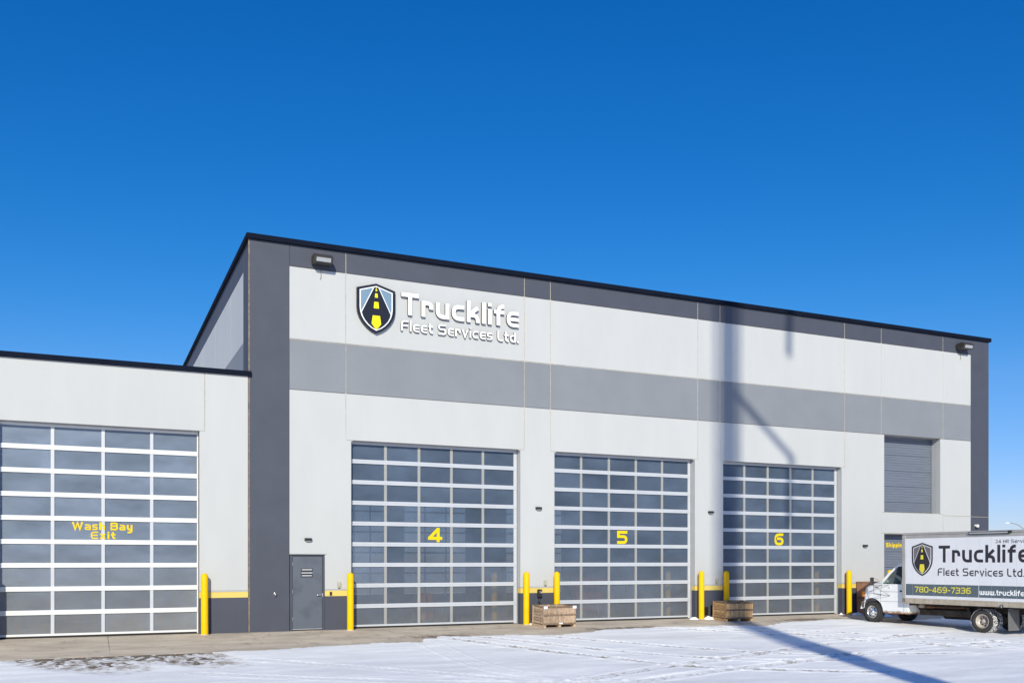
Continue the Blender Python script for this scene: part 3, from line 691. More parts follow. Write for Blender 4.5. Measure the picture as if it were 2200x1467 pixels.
# right side and rear walls, roof, inner lining, floor
for nm, c_, m in (('side_wall', (xl-0.25, xl, 0.21, 28, -0.3, zc), DARK), 
                  ('roof', (xa+0.21, xl-0.26, 0.27, 27.79, 10.3, 10.5), ROOFM), ('interior_floor', (xa+0.21, xl-0.26, 0.31, 27.79, -0.3, -0.02), INTF)):
    b = bmesh.new(); box(b, *c_); obj(nm, b, m, main, origin=BO)
b = bmesh.new(); rop = [(13.4, 16.4), (17.5, 21.6), (24.3, 28.4)]
ex = [xa+0.21] + [v for o_ in rop for v in o_] + [xl-0.26]
for k in range(0, len(ex), 2): box(b, ex[k], ex[k+1], 27.8, 28, -0.3, zc)
for o_ in rop: box(b, o_[0]+0.001, o_[1]-0.001, 27.8, 28, 5.6, zc)
rw = obj('rear_wall', b, INTW, main, origin=BO)
for o_ in rop:
    b = bmesh.new(); box(b, o_[0], o_[1], 27.85, 27.86, 0, 5.6); obj('pane', b, PANE, rw, origin=BO)
    b = bmesh.new()
    for k in range(1, 9): box(b, o_[0], o_[1], 27.80, 27.84, .62*k-.05, .62*k+.05)
    for k in range(0, 4): x_ = o_[0]+(o_[1]-o_[0])*k/3; box(b, x_-.04, x_+.04, 27.79, 27.845, 0, 5.6)
    obj('door_frame', b, ALU, rw, origin=BO)
# the inner face of the front wall and deep reveals of each opening
def reveal(x0, x1, z0, z1, depth, par=None, org=BO, sides='lrt'):
    b = bmesh.new()
    if 'l' in sides: box(b, x0-0.06, x0-0.001, 0.201, depth+0.10, z0, z1)
    if 'r' in sides: box(b, x1+0.001, x1+0.06, 0.201, depth+0.10, z0, z1)
    if 't' in sides: box(b, x0-0.06, x1+0.06, 0.201, depth+0.10, z1+0.001, z1+0.06)
    if 'b' in sides: box(b, x0-0.06, x1+0.06, 0.201, depth+0.10, z0-0.06, z0-0.001)
    return obj('opening_reveal', b, JAMB, par or main, origin=org)
for o in (O4, O5, O6): reveal(o[0], o[1], -0.1, zl, 0.27)
reveal(OR[0], OR[1], 3.81, zb, 0.45, sides='lrtb'); reveal(OR[0], OR[1], -0.1, 3.03, 0.45)
# blocking of light round the openings inside
b = bmesh.new()
for x0, x1, z0, z1 in ((xa+.21, 6.88, -.02, 10.29), (12.44, 13.50, -.02, 10.29), (19.07, 20.12, -.02, 10.29), (25.70, 27.69, -.02, 10.29), (30.82, xl-.27, -.02, 10.29), (6.89, 12.43, 5.53, 10.29), (13.51, 19.06, 5.53, 10.29), (20.13, 25.69, 5.53, 10.29), (27.70, 30.81, 6.87, 10.29), (27.70, 30.81, 3.10, 3.74)):
    box(b, x0, x1, 0.203, 0.24, z0, z1)
obj('interior_lining', b, INTW, main, origin=BO)

# ------------------------------------------------------------------ glazed overhead doors
def overhead_door(par, org, x0, x1, ztop, stiles, railm, panem, stilem, ztext=None, n=9, pitch=0.6075, yd=0.244, left=0.05, right=0.05):
    zt_ = [4.878-k*pitch for k in range(n-1)]                     # rail centres, top to bottom
    rh = 0.0605
    b = bmesh.new()
    box(b, x0+0.012, x0+0.012+left, yd, yd+0.05, -0.015, ztop, 0.003); box(b, x1-0.012-right, x1-0.012, yd, yd+0.05, -0.015, ztop, 0.003)
    box(b, x0+0.012+left, x1-0.012-right, yd+0.001, yd+0.049, 0.022, 0.078, 0.003)
    box(b, x0+0.012+left, x1-0.012-right, yd+0.001, yd+0.049, ztop-0.075, ztop-0.005)
    dr = obj('overhead_door', b, railm, par, origin=org)
    b = bmesh.new(); box(b, x0+0.02, x1-0.02, yd+0.004, yd+0.045, -0.022, 0.021); obj('bottom_seal', b, RUBBER, dr, origin=org)
    b = bmesh.new(); box(b, x0+0.35, x1-0.18, yd-0.10, yd-0.03, ztop-0.026, ztop-0.006, 0.003); obj('top_seal_strip', b, JAMB, dr, origin=org)
    b = bmesh.new(); box(b, x1-0.011, x1-0.002, yd-0.004, yd+0.05, -0.02, ztop-0.01); obj('jamb_seal', b, CAULKD, dr, origin=org)
    w_ = x1-x0-0.024-left-right
    bm = bmesh.new(); hw = (x1-x0-0.03)/2
    box(bm, -hw, hw, -0.012, 0.045, 0.003, rh, 0.004); box(bm, -hw, hw, -0.012, 0.045, -rh, -0.003, 0.004); box(bm, -hw+.01, hw-.01, -0.004, 0.03, -0.0028, 0.0028)
    rme = mesh_of('rail', bm, railm)
    for z in zt_: inst('rail', rme, dr, ((x0+x1)/2-org[0], yd-org[1], z-org[2]))
    bm = bmesh.new(); box(bm, -0.043, 0.043, 0.0, 0.045, 0.078, ztop-0.075, 0.003); sme = mesh_of('stile', bm, stilem)
    for x in stiles: inst('stile', sme, dr, (x-org[0], yd+0.001-org[1], -org[2]))
    xs2 = [x0+0.012+left] + stiles + [x1-0.012-right]
    lo = [0.078] + [z+rh for z in zt_[::-1]]; hi = [z-rh for z in zt_[::-1]] + [ztop-0.075]
    cache = {}
    for i, (a, b2) in enumerate(zip(xs2, xs2[1:])):
        a2 = a+(0.043 if i > 0 else 0)-0.01; c2 = b2-(0.043 if i < len(xs2)-2 else 0)+0.01
        for z0, z1 in zip(lo, hi):
            key = (round(c2-a2, 2), round(z1-z0, 2))
            if key not in cache:
                bm = bmesh.new(); hw2, hh = key[0]/2, (key[1]+0.02)/2; box(bm, -hw2, hw2, 0, 0.012, -hh, hh); cache[key] = mesh_of('pane', bm, panem)
            tilt = random.uniform(-0.0025, 0.0025)
            inst('pane', cache[key], dr, ((a2+c2)/2-org[0], yd+0.024-org[1], (z0+z1)/2-org[2]), rot=(tilt, 0, random.uniform(-0.002, 0.002)))
    return dr
def even(a, b, n): return [a+(b-a)*k/n for k in range(1, n)]
d4 = overhead_door(main, BO, *O4, zl, [8.052, 9.10, 10.148, 11.195], ALU, PANE, ALUS, right=0.11)
d5 = overhead_door(main, BO, *O5, zl, [14.68, 15.728, 16.775, 17.822], ALU, PANE, ALUS, right=0.11)
d6 = overhead_door(main, BO, *O6, zl, [21.306, 22.353, 23.40, 24.446], ALU, PANE, ALUS, right=0.11)
for d, s in ((d4, '4'), (d5, '5'), (d6, '6')): d['label'] = 'glazed overhead door with a yellow %s' % s
for d, ch, x0, x1 in ((d4, '4', 9.385, 9.85), (d5, '5', 16.045, 16.46), (d6, '6', 22.67, 23.10)):
    b = text_mesh(ch, x0, 2.53, 0.434, 0.215, 0.2645, 0.003, x1=x1); obj('number', b, [YDEC, YDEC], d, origin=BO)

# roller doors: corrugated curtain sections
def curtain(par, org, x0, x1, z0, z1, yd, name='roller_door', sect=0.61):
    b = bmesh.new(); box(b, x0+0.002, x0+0.05, yd-0.02, yd+0.06, z0, z1); box(b, x1-0.05, x1-0.002, yd-0.02, yd+0.06, z0, z1)
    dr = obj(name, b, ROLL, par, origin=org)
    z = z1-0.10; b = bmesh.new(); box(b, x0+0.05, x1-0.05, yd+0.01, yd+0.05, z, z1); obj('top_panel', b, ROLL, dr, origin=org)
    while z > z0+0.05:
        zb_ = max(z0, z-sect); b = bmesh.new(); prof = []
        k = 6; hgt = (z-zb_)
        for i in range(k):
            za = z-hgt*i/k; ze = z-hgt*(i+1)/k; h = za-ze
            d0 = 0.022 if i == 0 else 0.008
            prof += [(za, d0), (za-h*.12, d0), (za-h*.22, -0.004), (za-h*.85, -0.004), (za-h*.95, 0.008)]
        prof.append((zb_+0.001, 0.022))
        A = [b.verts.new((x0+0.051, yd+d, q)) for q, d in prof]; B = [b.verts.new((x1-0.051, yd+d, q)) for q, d in prof]
        for i in range(len(prof)-1):
            if prof[i][0]-prof[i+1][0] > 1e-5 or abs(prof[i][1]-prof[i+1][1]) > 1e-6: b.faces.new((A[i], A[i+1], B[i+1], B[i]))
        obj('door_panel', b, ROLL, dr, origin=org); z = zb_
    return dr
r1 = curtain(main, BO, OR[0], OR[1], 3.815, zb, 0.42)
r2 = curtain(main, BO, OR[0], OR[1], -0.03, 3.03, 0.42)
r1['label'] = 'upper closed grey ribbed door in the white wall'; r2['label'] = 'lower grey ribbed shipping door behind the box truck'
letters(r2, BO, YDEC, 'Shipping', 28.27, 2.50, 0.17, 0.24, 0.411, 0.002, x1=29.25)

# man door
b = bmesh.new(); y = 0.06
box(b, D0+0.001, D0+0.075, y-0.03, 0.2, -0.05, DT-0.002, 0.003); box(b, D1-0.065, D1-0.001, y-0.03, 0.2, -0.05, DT-0.002, 0.003); box(b, D0+0.075, D1-0.065, y-0.03, 0.2, DT-0.05, DT-0.002, 0.003)
md = obj('man_door', b, DARK, main, origin=BO, label='dark grey steel personnel door beside the corner pillar')
b = obox(D0+0.079, D1-0.069, y, y+0.045, 0.035, DT-0.055, 0.002); obj('door_leaf', b, DOORM, md, origin=BO)
b = obox(D0+0.079, D1-0.069, y-0.012, y+0.03, 0.0, 0.032, 0.002); obj('kick_sweep', b, CHROME, md, origin=BO)
b = obox(D0-0.0, D1+0.02, -0.035, 0.0, DT+0.004, DT+0.028, 0.003); obj('drip_cap', b, JAMB, md, origin=BO)
for z in (0.30, 1.08, 1.86):
    b = bmesh.new(); tube(b, [(D0+0.078, y-0.008, z-0.055), (D0+0.078, y-0.008, z+0.055)], 0.009, 8); obj('hinge', b, WHITEP, md, origin=BO)
b = bmesh.new(); lathe(b, [(0, -0.05), (0.028, -0.045), (0.036, -0.02), (0.034, 0.0)], 16, 'y', (D1-0.13, y, 0.98)); tube(b, [(D1-0.13, y-0.045, 0.98), (D1-0.19, y-0.06, 0.972), (D1-0.245, y-0.055, 0.968)], 0.013, 8)
obj('door_handle', fix(b), CHROME, md, origin=BO)
b = obox(D1-0.078, D1-0.05, y-0.035, y-0.008, 0.93, 1.03, 0.002); obj('strike_plate', b, CHROME, md, origin=BO)
b = obox(5.50, 5.84, y-0.006, y+0.001, 1.49, 1.74); pl = obj('door_plate', b, LETS, md, origin=BO)
b = bmesh.new()
for z, xx in ((1.705, [(5.53, 5.815)]), (1.615, [(5.515, 5.83)]), (1.535, [(5.53, 5.81)])):
    for p, q in xx: box(b, p, q, y-0.009, y-0.005, z-0.008, z+0.008)
obj('door_plate_print', b, LETW, md, origin=BO)

# ------------------------------------------------------------------ low wash bay wing
WO = (-0.5, 0, 0)
wash = empty('wash_bay_wing', WO, label='low white flat roofed wash bay wing left of the charcoal pillar', cat='building')
OW = (-2.10, 2.75)
wx1 = 4.03; wj = 2.89; zwl = 5.485; zwt = 7.075
panel(rect(-3.0, wj-G, zwl, zwt), WHITE, parent=wash, org=WO)
panel([(OW[1], YT+0.035), (wx1, YT+0.035), (wx1, zwt), (wj+G, zwt), (wj+G, zwl-G), (OW[1], zwl-G)], WHITE, parent=wash, org=WO)
panel([(-7.5, YT+0.035), (OW[0], YT+0.035), (OW[0], zwl-G), (-3.0-G, zwl-G), (-3.0-G, zwt), (-7.5, zwt)], WHITE, parent=wash, org=WO)
for X0, X1 in ((OW[1], wx1), (-7.5, OW[0])):
    panel(rect(X0, X1, YT+0.004, YT+0.031), WHITE, y0=-0.006, parent=wash, org=WO, bev=0.004)
    panel(rect(X0, X1, YB, YT), YSTRIPE, y0=0.001, parent=wash, org=WO, bev=0); panel(rect(X0, X1, -0.3, YB), DARK, y0=0.002, parent=wash, org=WO, bev=0)
seal(wj-0.03, wj+0.03, zwl-0.03, zwt, org=WO, par=wash); seal(OW[1]-0.0, wj+0.03, zwl-0.03, zwl+0.02, y=0.012, org=WO, par=wash)
cw = [-7.6, -4.5, -1.45, 1.6, 4.115]
for a, b_ in zip(cw, cw[1:]):
    b = bmesh.new(); box(b, a+0.0015, b_-0.0015, -0.075 if b_ < 4 else -0.076, 0.24 if b_ < 4 else -0.003, zwt-0.004, 7.205, 0.004)
    if b_ > 4: box(b, a+0.0015, 4.0, -0.002, 0.24, zwt-0.004, 7.204)
    obj('cap_flashing', b, CAPM, wash, origin=WO)
for nm, c_, m in (('roof', (-7.4, 4.04, 0.25, 24, 6.75, 6.96), SNOWF), ('interior_floor', (-7.4, 4.04, 0.31, 24, -0.3, -0.02), INTF), ('rear_wall', (-7.4, 4.04, 14.0, 14.2, -0.019, 6.74), INTW), ('side_wall', (-7.6, -7.41, 0.201, 24, -0.3, 7.0), WHITE)):  # unseen wing roof kept snow white to bounce light onto the side wall
    b = bmesh.new(); box(b, *c_); obj(nm, b, m, wash, origin=WO)
reveal(OW[0], OW[1], -0.1, zwl, 0.27, par=wash, org=WO)
b = bmesh.new()
for x0, x1, z0, z1 in ((-7.4, -2.17, -.019, 6.74), (2.82, 4.03, -.019, 6.74), (-2.16, 2.81, 5.56, 6.74)): box(b, x0, x1, 0.203, 0.24, z0, z1)
obj('interior_lining', b, INTW, wash, origin=WO)
dw = overhead_door(wash, WO, *OW, zwl, [-0.84, 0.355, 1.55], ALUB, PANEW, ALU, left=0.045, right=0.03)
letters(dw, WO, YDEC, 'Wash Bay', -0.394, 2.765, 0.205, 0.23, 0.2645, 0.003, x1=1.073, over=(.312, .398, -.0225))
letters(dw, WO, YDEC, 'Exit', 0.055, 2.533, 0.19, 0.23, 0.2645, 0.003, x1=0.652, over=(.312, .398, -.0225))

# ------------------------------------------------------------------ wall sign
SO = (10.3, -0.05, 9.2)
sign = empty('wall_sign', SO, label='company sign with road shield and raised white letters on the upper wall', cat='sign')
emblem(sign, SO, 7.667, 8.605, 1.158, 1.455, -0.03, 0.07, SHG, SHB, SHY, LETW)
for ch, bm in text('Trucklife', 8.437, 9.25, 0.655, 0.185, -0.095, 0.075, x1=12.27):
    o = obj('letter', bm, [LETW, LETS], sign, origin=SO)
for ch, bm in text('Fleet Services Ltd.', 8.43, 8.775, 0.315, 0.16, -0.08, 0.06, x1=12.268, gap=0.17, space=0.42):
    obj('letter', bm, [LETW, LETS], sign, origin=SO)

# ------------------------------------------------------------------ lamps and small fittings on the wall
def flood(loc, label):
    t = empty('wall_floodlight', loc, label=label, cat='wall light', group='floodlights under the roof edge')
    # local: wall at y=0, outwards -y; hood tilted so that the lens looks out and down
    b = bmesh.new()
    P = [(-.03, .10), (-.30, .13), (-.45, .05), (-.38, -.12), (-.08, -.12), (-.03, -.10)]
    pa = [b.verts.new((-.27, p[0], p[1])) for p in P]; pb = [b.verts.new((.27, p[0], p[1])) for p in P]
    b.faces.new(pa); b.faces.new(pb[::-1])
    for i in range(len(P)): j = (i+1) % len(P); b.faces.new((pa[i], pb[i], pb[j], pa[j]))
    fix(b); bmesh.ops.bevel(b, geom=list(b.edges), offset=0.012, segments=1, affect='EDGES')
    obj('lamp_housing', b, BRONZE, t)
    # lens on the slanted front-lower face
    d = Vector((0, -.38+.45, -.12-.05)).normalized(); nrm = Vector((0, -1, 0)) - d*Vector((0, -1, 0)).dot(d); nrm.normalize()
    c_ = Vector((0, -.415, -.05)) + nrm*0.004
    b = bmesh.new(); u = Vector((.205, 0, 0)); v = d*0.056
    q = [c_-u-v, c_+u-v, c_+u+v, c_-u+v]; A = [b.verts.new(p) for p in q]; B = [b.verts.new(p-nrm*0.012) for p in q]
    b.faces.new(A); b.faces.new(B[::-1])
    for i in range(4): j = (i+1) % 4; b.faces.new((A[i], B[i], B[j], A[j]))
    obj('lamp_lens', fix(b), LENS, t)
    b = bmesh.new(); box(b, -.09, .09, -.045, -.001, -.10, .10, .006); obj('mounting_plate', b, BRONZE, t)
    b = bmesh.new(); tube(b, [(.0, -.03, -.16), (.01, -.012, -.30), (.015, -.012, -.44), (-.01, -.012, -.50)], .008, 6); obj('conduit', b, STEELD, t)
    return t
flood((6.05, 0, 10.50), 'bronze floodlight above the sign, at the left end of the roof edge')
flood((31.85, 0, 10.52), 'bronze floodlight at the far right end of the roof edge')

def wall_pack(x, z, label):
    t = empty('wall_pack_light', (x, 0, z), label=label, cat='wall light', group='small dark wall lights on the piers')
    b = bmesh.new(); pr_ = [(-.001, .045), (-.06, .045), (-.095, .02), (-.095, -.02), (-.05, -.035), (-.001, -.035)]
    A = [b.verts.new((-.10, *p)) for p in pr_]; B = [b.verts.new((.10, *p)) for p in pr_]
    b.faces.new(A); b.faces.new(B[::-1])
    for i in range(6): j = (i+1) % 6; b.faces.new((A[i], B[i], B[j], A[j]))
    fix(b); bmesh.ops.bevel(b, geom=list(b.edges), offset=0.008, segments=1, affect='EDGES'); obj('lamp_housing', b, BLACKP, t)
    b = obox(-.075, .075, -.085, -.02, -.048, -.034, .003); obj('lamp_lens', b, LENS, t)
wall_pack(5.69, 2.56, 'small dark wall light above the grey personnel door')
wall_pack(12.99, 3.62, 'small dark wall light on the white pier above the grey brown crate')
wall_pack(19.64, 3.64, 'small dark wall light on the white pier above the orange brown crate')
wall_pack(26.75, 2.53, 'small dark wall light between door 6 and the ribbed doors')

def switch(x, z, label):
    t = empty('switch_box', (x, 0, z), label=label, cat='switch', group='door switches on the piers')
    obj('switch_housing', obox(-.05, .05, -.05, -.001, -.08, .08, .006), SWITCHM, t)
    obj('push_button', obox(-.022, .022, -.062, -.048, -.04, .04, .004), SWITCHM, t)
    b = bmesh.new(); tube(b, [(0, -.02, -.08), (0, -.02, -.115)], .012, 8); obj('cable_gland', b, BLACKP, t)
switch(6.585, 1.265, 'ivory switch box between the personnel door and door 4')
switch(13.235, 1.26, 'ivory switch box on the pier behind the grey brown crate')
switch(19.905, 1.27, 'ivory switch box on the pier behind the orange brown crate')
t = empty('outlet_cover', (6.35, 0, 1.015), label='small dark outlet cover in the yellow stripe beside the personnel door', cat='outlet')
obj('cover_plate', obox(-.035, .035, -.014, -.0, -.055, .055, .003), BRONZE, t); obj('cover_flap', obox(-.024, .024, -.024, -.013, -.04, .04, .003), BLACKP, t)

t = empty('hose_tap', (4.76, 0, 1.03), label='small chrome hose tap on the charcoal pillar', cat='tap')
b = bmesh.new(); lathe(b, [(0, -.02), (.04, -.018), (.042, -.001)], 16, 'y'); tube(b, [(0, -.01, 0), (0, -.07, 0), (.005, -.10, -.03)], .015, 8); obj('tap_body', fix(b), CHROME, t)
b = bmesh.new(); lathe(b, [(0, -.012), (.035, -.01), (.035, .002), (0, .004)], 12, 'y', (-.012, -.075, .022)); obj('tap_wheel', fix(b), CHROME, t)

t = empty('security_camera', (32.72, 0, 3.39), label='white dome security camera on the far right charcoal pillar', cat='camera')
b = bmesh.new(); lathe(b, [(0, -.03), (.045, -.028), (.05, -.001)], 16, 'y'); tube(b, [(0, -.02, .0), (0, -.05, -.01)], .03, 10); obj('camera_mount', fix(b), WHITEP, t)
b = bmesh.new(); lathe(b, [(0, .075), (.045, .06), (.07, .025), (.075, -.02), (.06, -.05), (0, -.06)], 18, 'z', (0, -.10, -.02)); obj('camera_dome', fix(b), WHITEP, t, smooth=True)
b = bmesh.new(); lathe(b, [(0, -.03), (.03, -.025), (.042, .01)], 14, 'y', (.045, -.155, -.03)); obj('camera_lens', fix(b), BLACKP, t)

t = empty('heater_socket', (13.02, 0, 0.9), label='black socket box with a round eye on the dark wall behind the grey brown crate', cat='socket')
b = obox(-.075, .075, -.10, -.002, -.10, .16, .02); obj('socket_box', b, BLACKP, t)
b = bmesh.new(); lathe(b, [(0, -.01), (.025, -.01), (.03, -.02), (.045, -.02), (.045, .01)], 16, 'y', (.01, -.105, .07)); obj('socket_eye', fix(b), STEELD, t)
b = bmesh.new(); tube(b, [(0, -.05, -.09), (-.02, -.06, -.22), (.02, -.05, -.42)], .028, 8); obj('cord', b, BLACKP, t)
t = empty('wall_vent', (19.42, 0, 0.22), label='black louvred vent low on the dark wall beside the orange brown crate', cat='vent')
obj('vent_frame', obox(-.10, .12, -.03, -.001, -.12, .15, .004), BLACKP, t)
for k in range(4): inst('vent_slat', mesh_of('vent_slat', obox(-.085, .105, -.042, -.028, -.012, .012), BLACKP), t, (0, 0, -.08+.06*k), rot=(.3, 0, 0))

# ------------------------------------------------------------------ bollards
def make_bollard():
    t = empty('bollard')
    r = .095; prof = [(r, -.30)]
    prof += [(r, 1.66-r)] + [(r*math.cos(a), 1.66-r+r*math.sin(a)) for a in [R(15), R(30), R(45), R(60), R(75)]] + [(0, 1.66)]
    b = bmesh.new(); lathe(b, prof, 40); obj('sleeve', fix(b), BYEL, t)
    b = bmesh.new(); lathe(b, [(.118, -.1), (.118, .012), (.096, .016)], 32); obj('footing_ring', fix(b), CONC, t)
    return t
bspots = [(-2.2, 'yellow bollard at the left side of the wash bay door, just outside the view'),
          (2.86, 'yellow bollard between the wash bay door and the charcoal pillar'),
          (6.865, 'yellow bollard left of door 4, beside the personnel door'),
          (12.47, 'yellow bollard right of door 4, left of the grey brown crate'),
          (13.54, 'yellow bollard left of door 5, partly behind the grey brown crate'),
          (19.11, 'yellow bollard right of door 5, left of the orange brown crate'),
          (20.17, 'shaded yellow bollard left of door 6, behind the orange brown crate'),
          (25.77, 'yellow bollard right of door 6, beside the brown bin'),
          (27.80, 'yellow bollard behind the cab of the box truck')]
proto = make_bollard()
for i, (x, lab) in enumerate(bspots):
    o = proto if i == 0 else copy_tree(proto)
    o.location = (x, -.22, gz(-.22)); o.rotation_euler = (R(random.uniform(-.3, .3)), R(random.uniform(-.3, .3)), random.uniform(0, 6)); tag(o, lab, 'bollard', 'yellow bollards guarding the doors')

# things inside, seen dimly through the glazing
for x, lab in ((11.55, 'the door left of the grey crate'), (18.15, 'the door between the two crates'), (24.85, 'the door nearest the truck')):
    o = copy_tree(proto); o.location = (x+0.25, .75, -.02); tag(o, 'yellow bollard inside, behind the right panes of %s' % lab, 'bollard', 'yellow bollards inside the garage')
def cabinet(name, loc, w_, d_, h, m, label, cat):
    t = empty(name, loc, label=label, cat=cat); obj('carcass', obox(-w_/2, w_/2, -d_/2, d_/2, .08, h, .01), m, t)
    n = 5
    for k in range(n): obj('drawer', obox(-w_/2+.03, w_/2-.03, -d_/2-.02, -d_/2-.001, .12+(h-.18)*k/n, .12+(h-.18)*(k+1)/n-.02, .004), m, t)
    for sx_ in (-1, 1): obj('castor', obox(sx_*w_*.38-.04, sx_*w_*.38+.04, -d_*.3, d_*.3, 0, .079, .01), BLACKP, t)
cabinet('tool_cabinet', (17.3, 4.6, -.02), 1.1, .5, 1.35, REDM, 'red tool cabinet inside the garage behind door 5', 'tool cabinet')
t = empty('drum', (10.4, 3.4, -.02), label='orange drum inside the garage behind door 4', cat='drum')
b = bmesh.new(); lathe(b, [(0, 0), (.29, 0), (.30, .02), (.285, .05), (.285, .42), (.30, .44), (.285, .46), (.285, .84), (.30, .87), (.28, .88), (.28, .86), (0, .86)], 24); obj('drum_body', fix(b), ORM, t)

# ------------------------------------------------------------------ pallet crates
def plank(par, x0, x1, y0, y1, z0, z1, m, jit=.003):
    cx, cy, cz = (x0+x1)/2, (y0+y1)/2, (z0+z1)/2; hx, hy, hz = (x1-x0)/2, (y1-y0)/2, (z1-z0)/2
    o = obj('plank', obox(-hx, hx, -hy, hy, -hz, hz, min(.004, hx*.3, hy*.3, hz*.3)), m, par)
    o.location = (cx+random.uniform(-jit, jit)*.3, cy+random.uniform(-jit, jit), cz+random.uniform(-jit, jit)); o.rotation_euler = (random.uniform(-.006, .006), random.uniform(-.006, .006), random.uniform(-.006, .006))
    return o
def crate(loc, rz, L_, W_, H, m, md, label, white):
    """local: x along the front 0..L, y 0 (front) .. W (back)"""
    t = empty('pallet_crate', loc, rz, label=label, cat='crate')
    t.rotation_euler = (R(2.4), 0, rz)
    z1 = .085
    for x in (0.0, L_/2-.04, L_-.08): plank(t, x, x+.08, 0.0, W_, 0, z1, m)
    n = 7
    for k in range(n): plank(t, 0, L_, W_*k/n+.008, W_*(k+1)/n-.008, z1+.001, z1+.021, md)
    z2 = z1+.024
    # front and back: upright boards behind horizontal rails
    nb = 11
    for yy, out in ((.022, -1), (W_-.022-.018, 1)):
        for k in range(nb): plank(t, .035+(L_-.07)*k/nb+.003, .035+(L_-.07)*(k+1)/nb-.003, yy, yy+.018, z2, H-.02-random.uniform(0, .012), m)
        y0, y1 = (0.0, .021) if out < 0 else (W_-.021, W_)
        for z, h in ((z2, .035), (z2+(H-z2)*.47, .05), (H-.05, .04)): plank(t, .0, L_, y0, y1, z, z+h, md, .001)
    # ends: level boards between corner posts
    ns = 6
    for xx, sg in ((.0, -1), (L_-.02, 1)):
        for k in range(ns):
            hz = (H-.035-z2)/ns; plank(t, xx+(.012 if sg < 0 else -.012), xx+.018+(.012 if sg < 0 else -.012), .05, W_-.05, z2+hz*k+.006, z2+hz*(k+1)-.006, m)
        for y0 in (.022, W_-.022-.06): plank(t, xx-.002, xx+.034 if sg < 0 else xx+.02, y0, y0+.06, .0, H-.012, m, .001)
        plank(t, xx-.003, xx+.023, .09, W_-.09, H-.04, H-.004, md, .001)
    plank(t, .03, L_-.03, .045, .075, H-.03, H-.005, md, .001)
    # scrap boards left inside
    for k in range(4): plank(t, .12+.2*k, .22+.2*k, .15, W_-.15, z2+.02, z2+.045, md)
    if white:
        for x0, x1, z0, h in ((-.006, .12, H-.085, .088), (L_-.13, L_+.006, H-.085, .088), (L_*.47, L_*.47+.13, .105, .045)):
            obj('white_wrap', obox(x0, x1, -.008, .03, z0, z0+h, .006), WHITEP, t)
    return t
def gl(x, y): return (x, y, gz(y)-.0)
crate(gl(12.60, -1.19), R(2.0), 1.13, .80, .66, WOODG, WOODD, 'grey brown pallet crate with white wrapped corners, between doors 4 and 5', True)
crate(gl(19.46, -1.10), R(-4.0), 1.07, .84, .65, WOODO, WOODD, 'orange brown slatted pallet crate between doors 5 and 6', False)

# ------------------------------------------------------------------ brown bin at the wall
t = empty('storage_bin', (26.3, -.75, gz(-.4)), label='brown steel bin standing against the wall behind the truck bonnet', cat='bin')
b = bmesh.new(); box(b, 0, 1.05, 0, .70, .03, 1.20, .012); obj('bin_body', b, BROWN, t)
obj('bin_lid', obox(-.015, 1.065, -.015, .715, 1.202, 1.235, .008), BROWN, t)
obj('corner_angle', obox(-.012, .04, -.012, .04, .02, 1.2, .003), BROWN, t)
b = bmesh.new(); tube(b, [(-.01, .10, .62), (-.05, .16, .60), (-.05, .26, .68), (-.05, .34, .60), (-.03, .5, .66), (-.01, .62, .60)], .009, 6); obj('chain', b, BLACKP, t)
b = bmesh.new(); box(b, .02, .12, .02, .68, 0, .029); box(b, .93, 1.03, .02, .68, 0, .029); obj('bin_foot', b, BLACKP, t)

# snow heaped round the feet of things
def heap(x, y, rx, ry, h, label, seed):
    n, m_ = 40, 14; bm = bmesh.new(); no = VNoise(seed); rings = []
    for i in range(m_+1):
        f = i/m_; ring = []
        for k in range(n if i else 1):
            a = 2*math.pi*k/n; px, py = f*math.cos(a), f*math.sin(a)
            q = lambda s_, o: float(no(np.array([px*s_+o+40.]), np.array([py*s_+o+20.]))[0])-.5
            wob = 1+.5*q(1.6, seed); zz_ = h*(1-f**2)**1.2*(1+.9*q(2.2, 3)+.35*q(6, 9)) - .02*f + .012*q(14, 1)
            ring.append(bm.verts.new((rx*px*wob, ry*py*wob, zz_)))
        rings.append(ring)
    for a, b_ in zip(rings, rings[1:]):
        for k in range(n):
            k2 = (k+1) % n
            if len(a) == 1: bm.faces.new((a[0], b_[k], b_[k2]))
            else: bm.faces.new((a[k], b_[k], b_[k2], a[k2]))
    o = obj('snow_pile', bm, SNOWF, smooth=True); o.location = (x, y, gz(y)); tag(o, label, 'snow pile', 'small heaps of snow at the foot of the wall')
heap(18.84, -.16, .20, .12, .075, 'small heap of snow left of the bollard beside door 5', 3)
heap(19.36, -.24, .36, .16, .085, 'small heap of snow between the bollard and the orange brown crate', 5)
heap(25.45, -.14, .12, .08, .05, 'thin scrap of snow beside the jamb of door 6', 9)
heap(26.10, -.26, .34, .18, .09, 'small heap of snow between the last bollard and the brown bin', 8)
heap(26.65, -1.0, .50, .22, .12, 'low ridge of snow in front of the brown bin', 12)
heap(12.62, -.24, .12, .08, .045, 'scrap of snow between the bollard and the grey brown crate', 15)

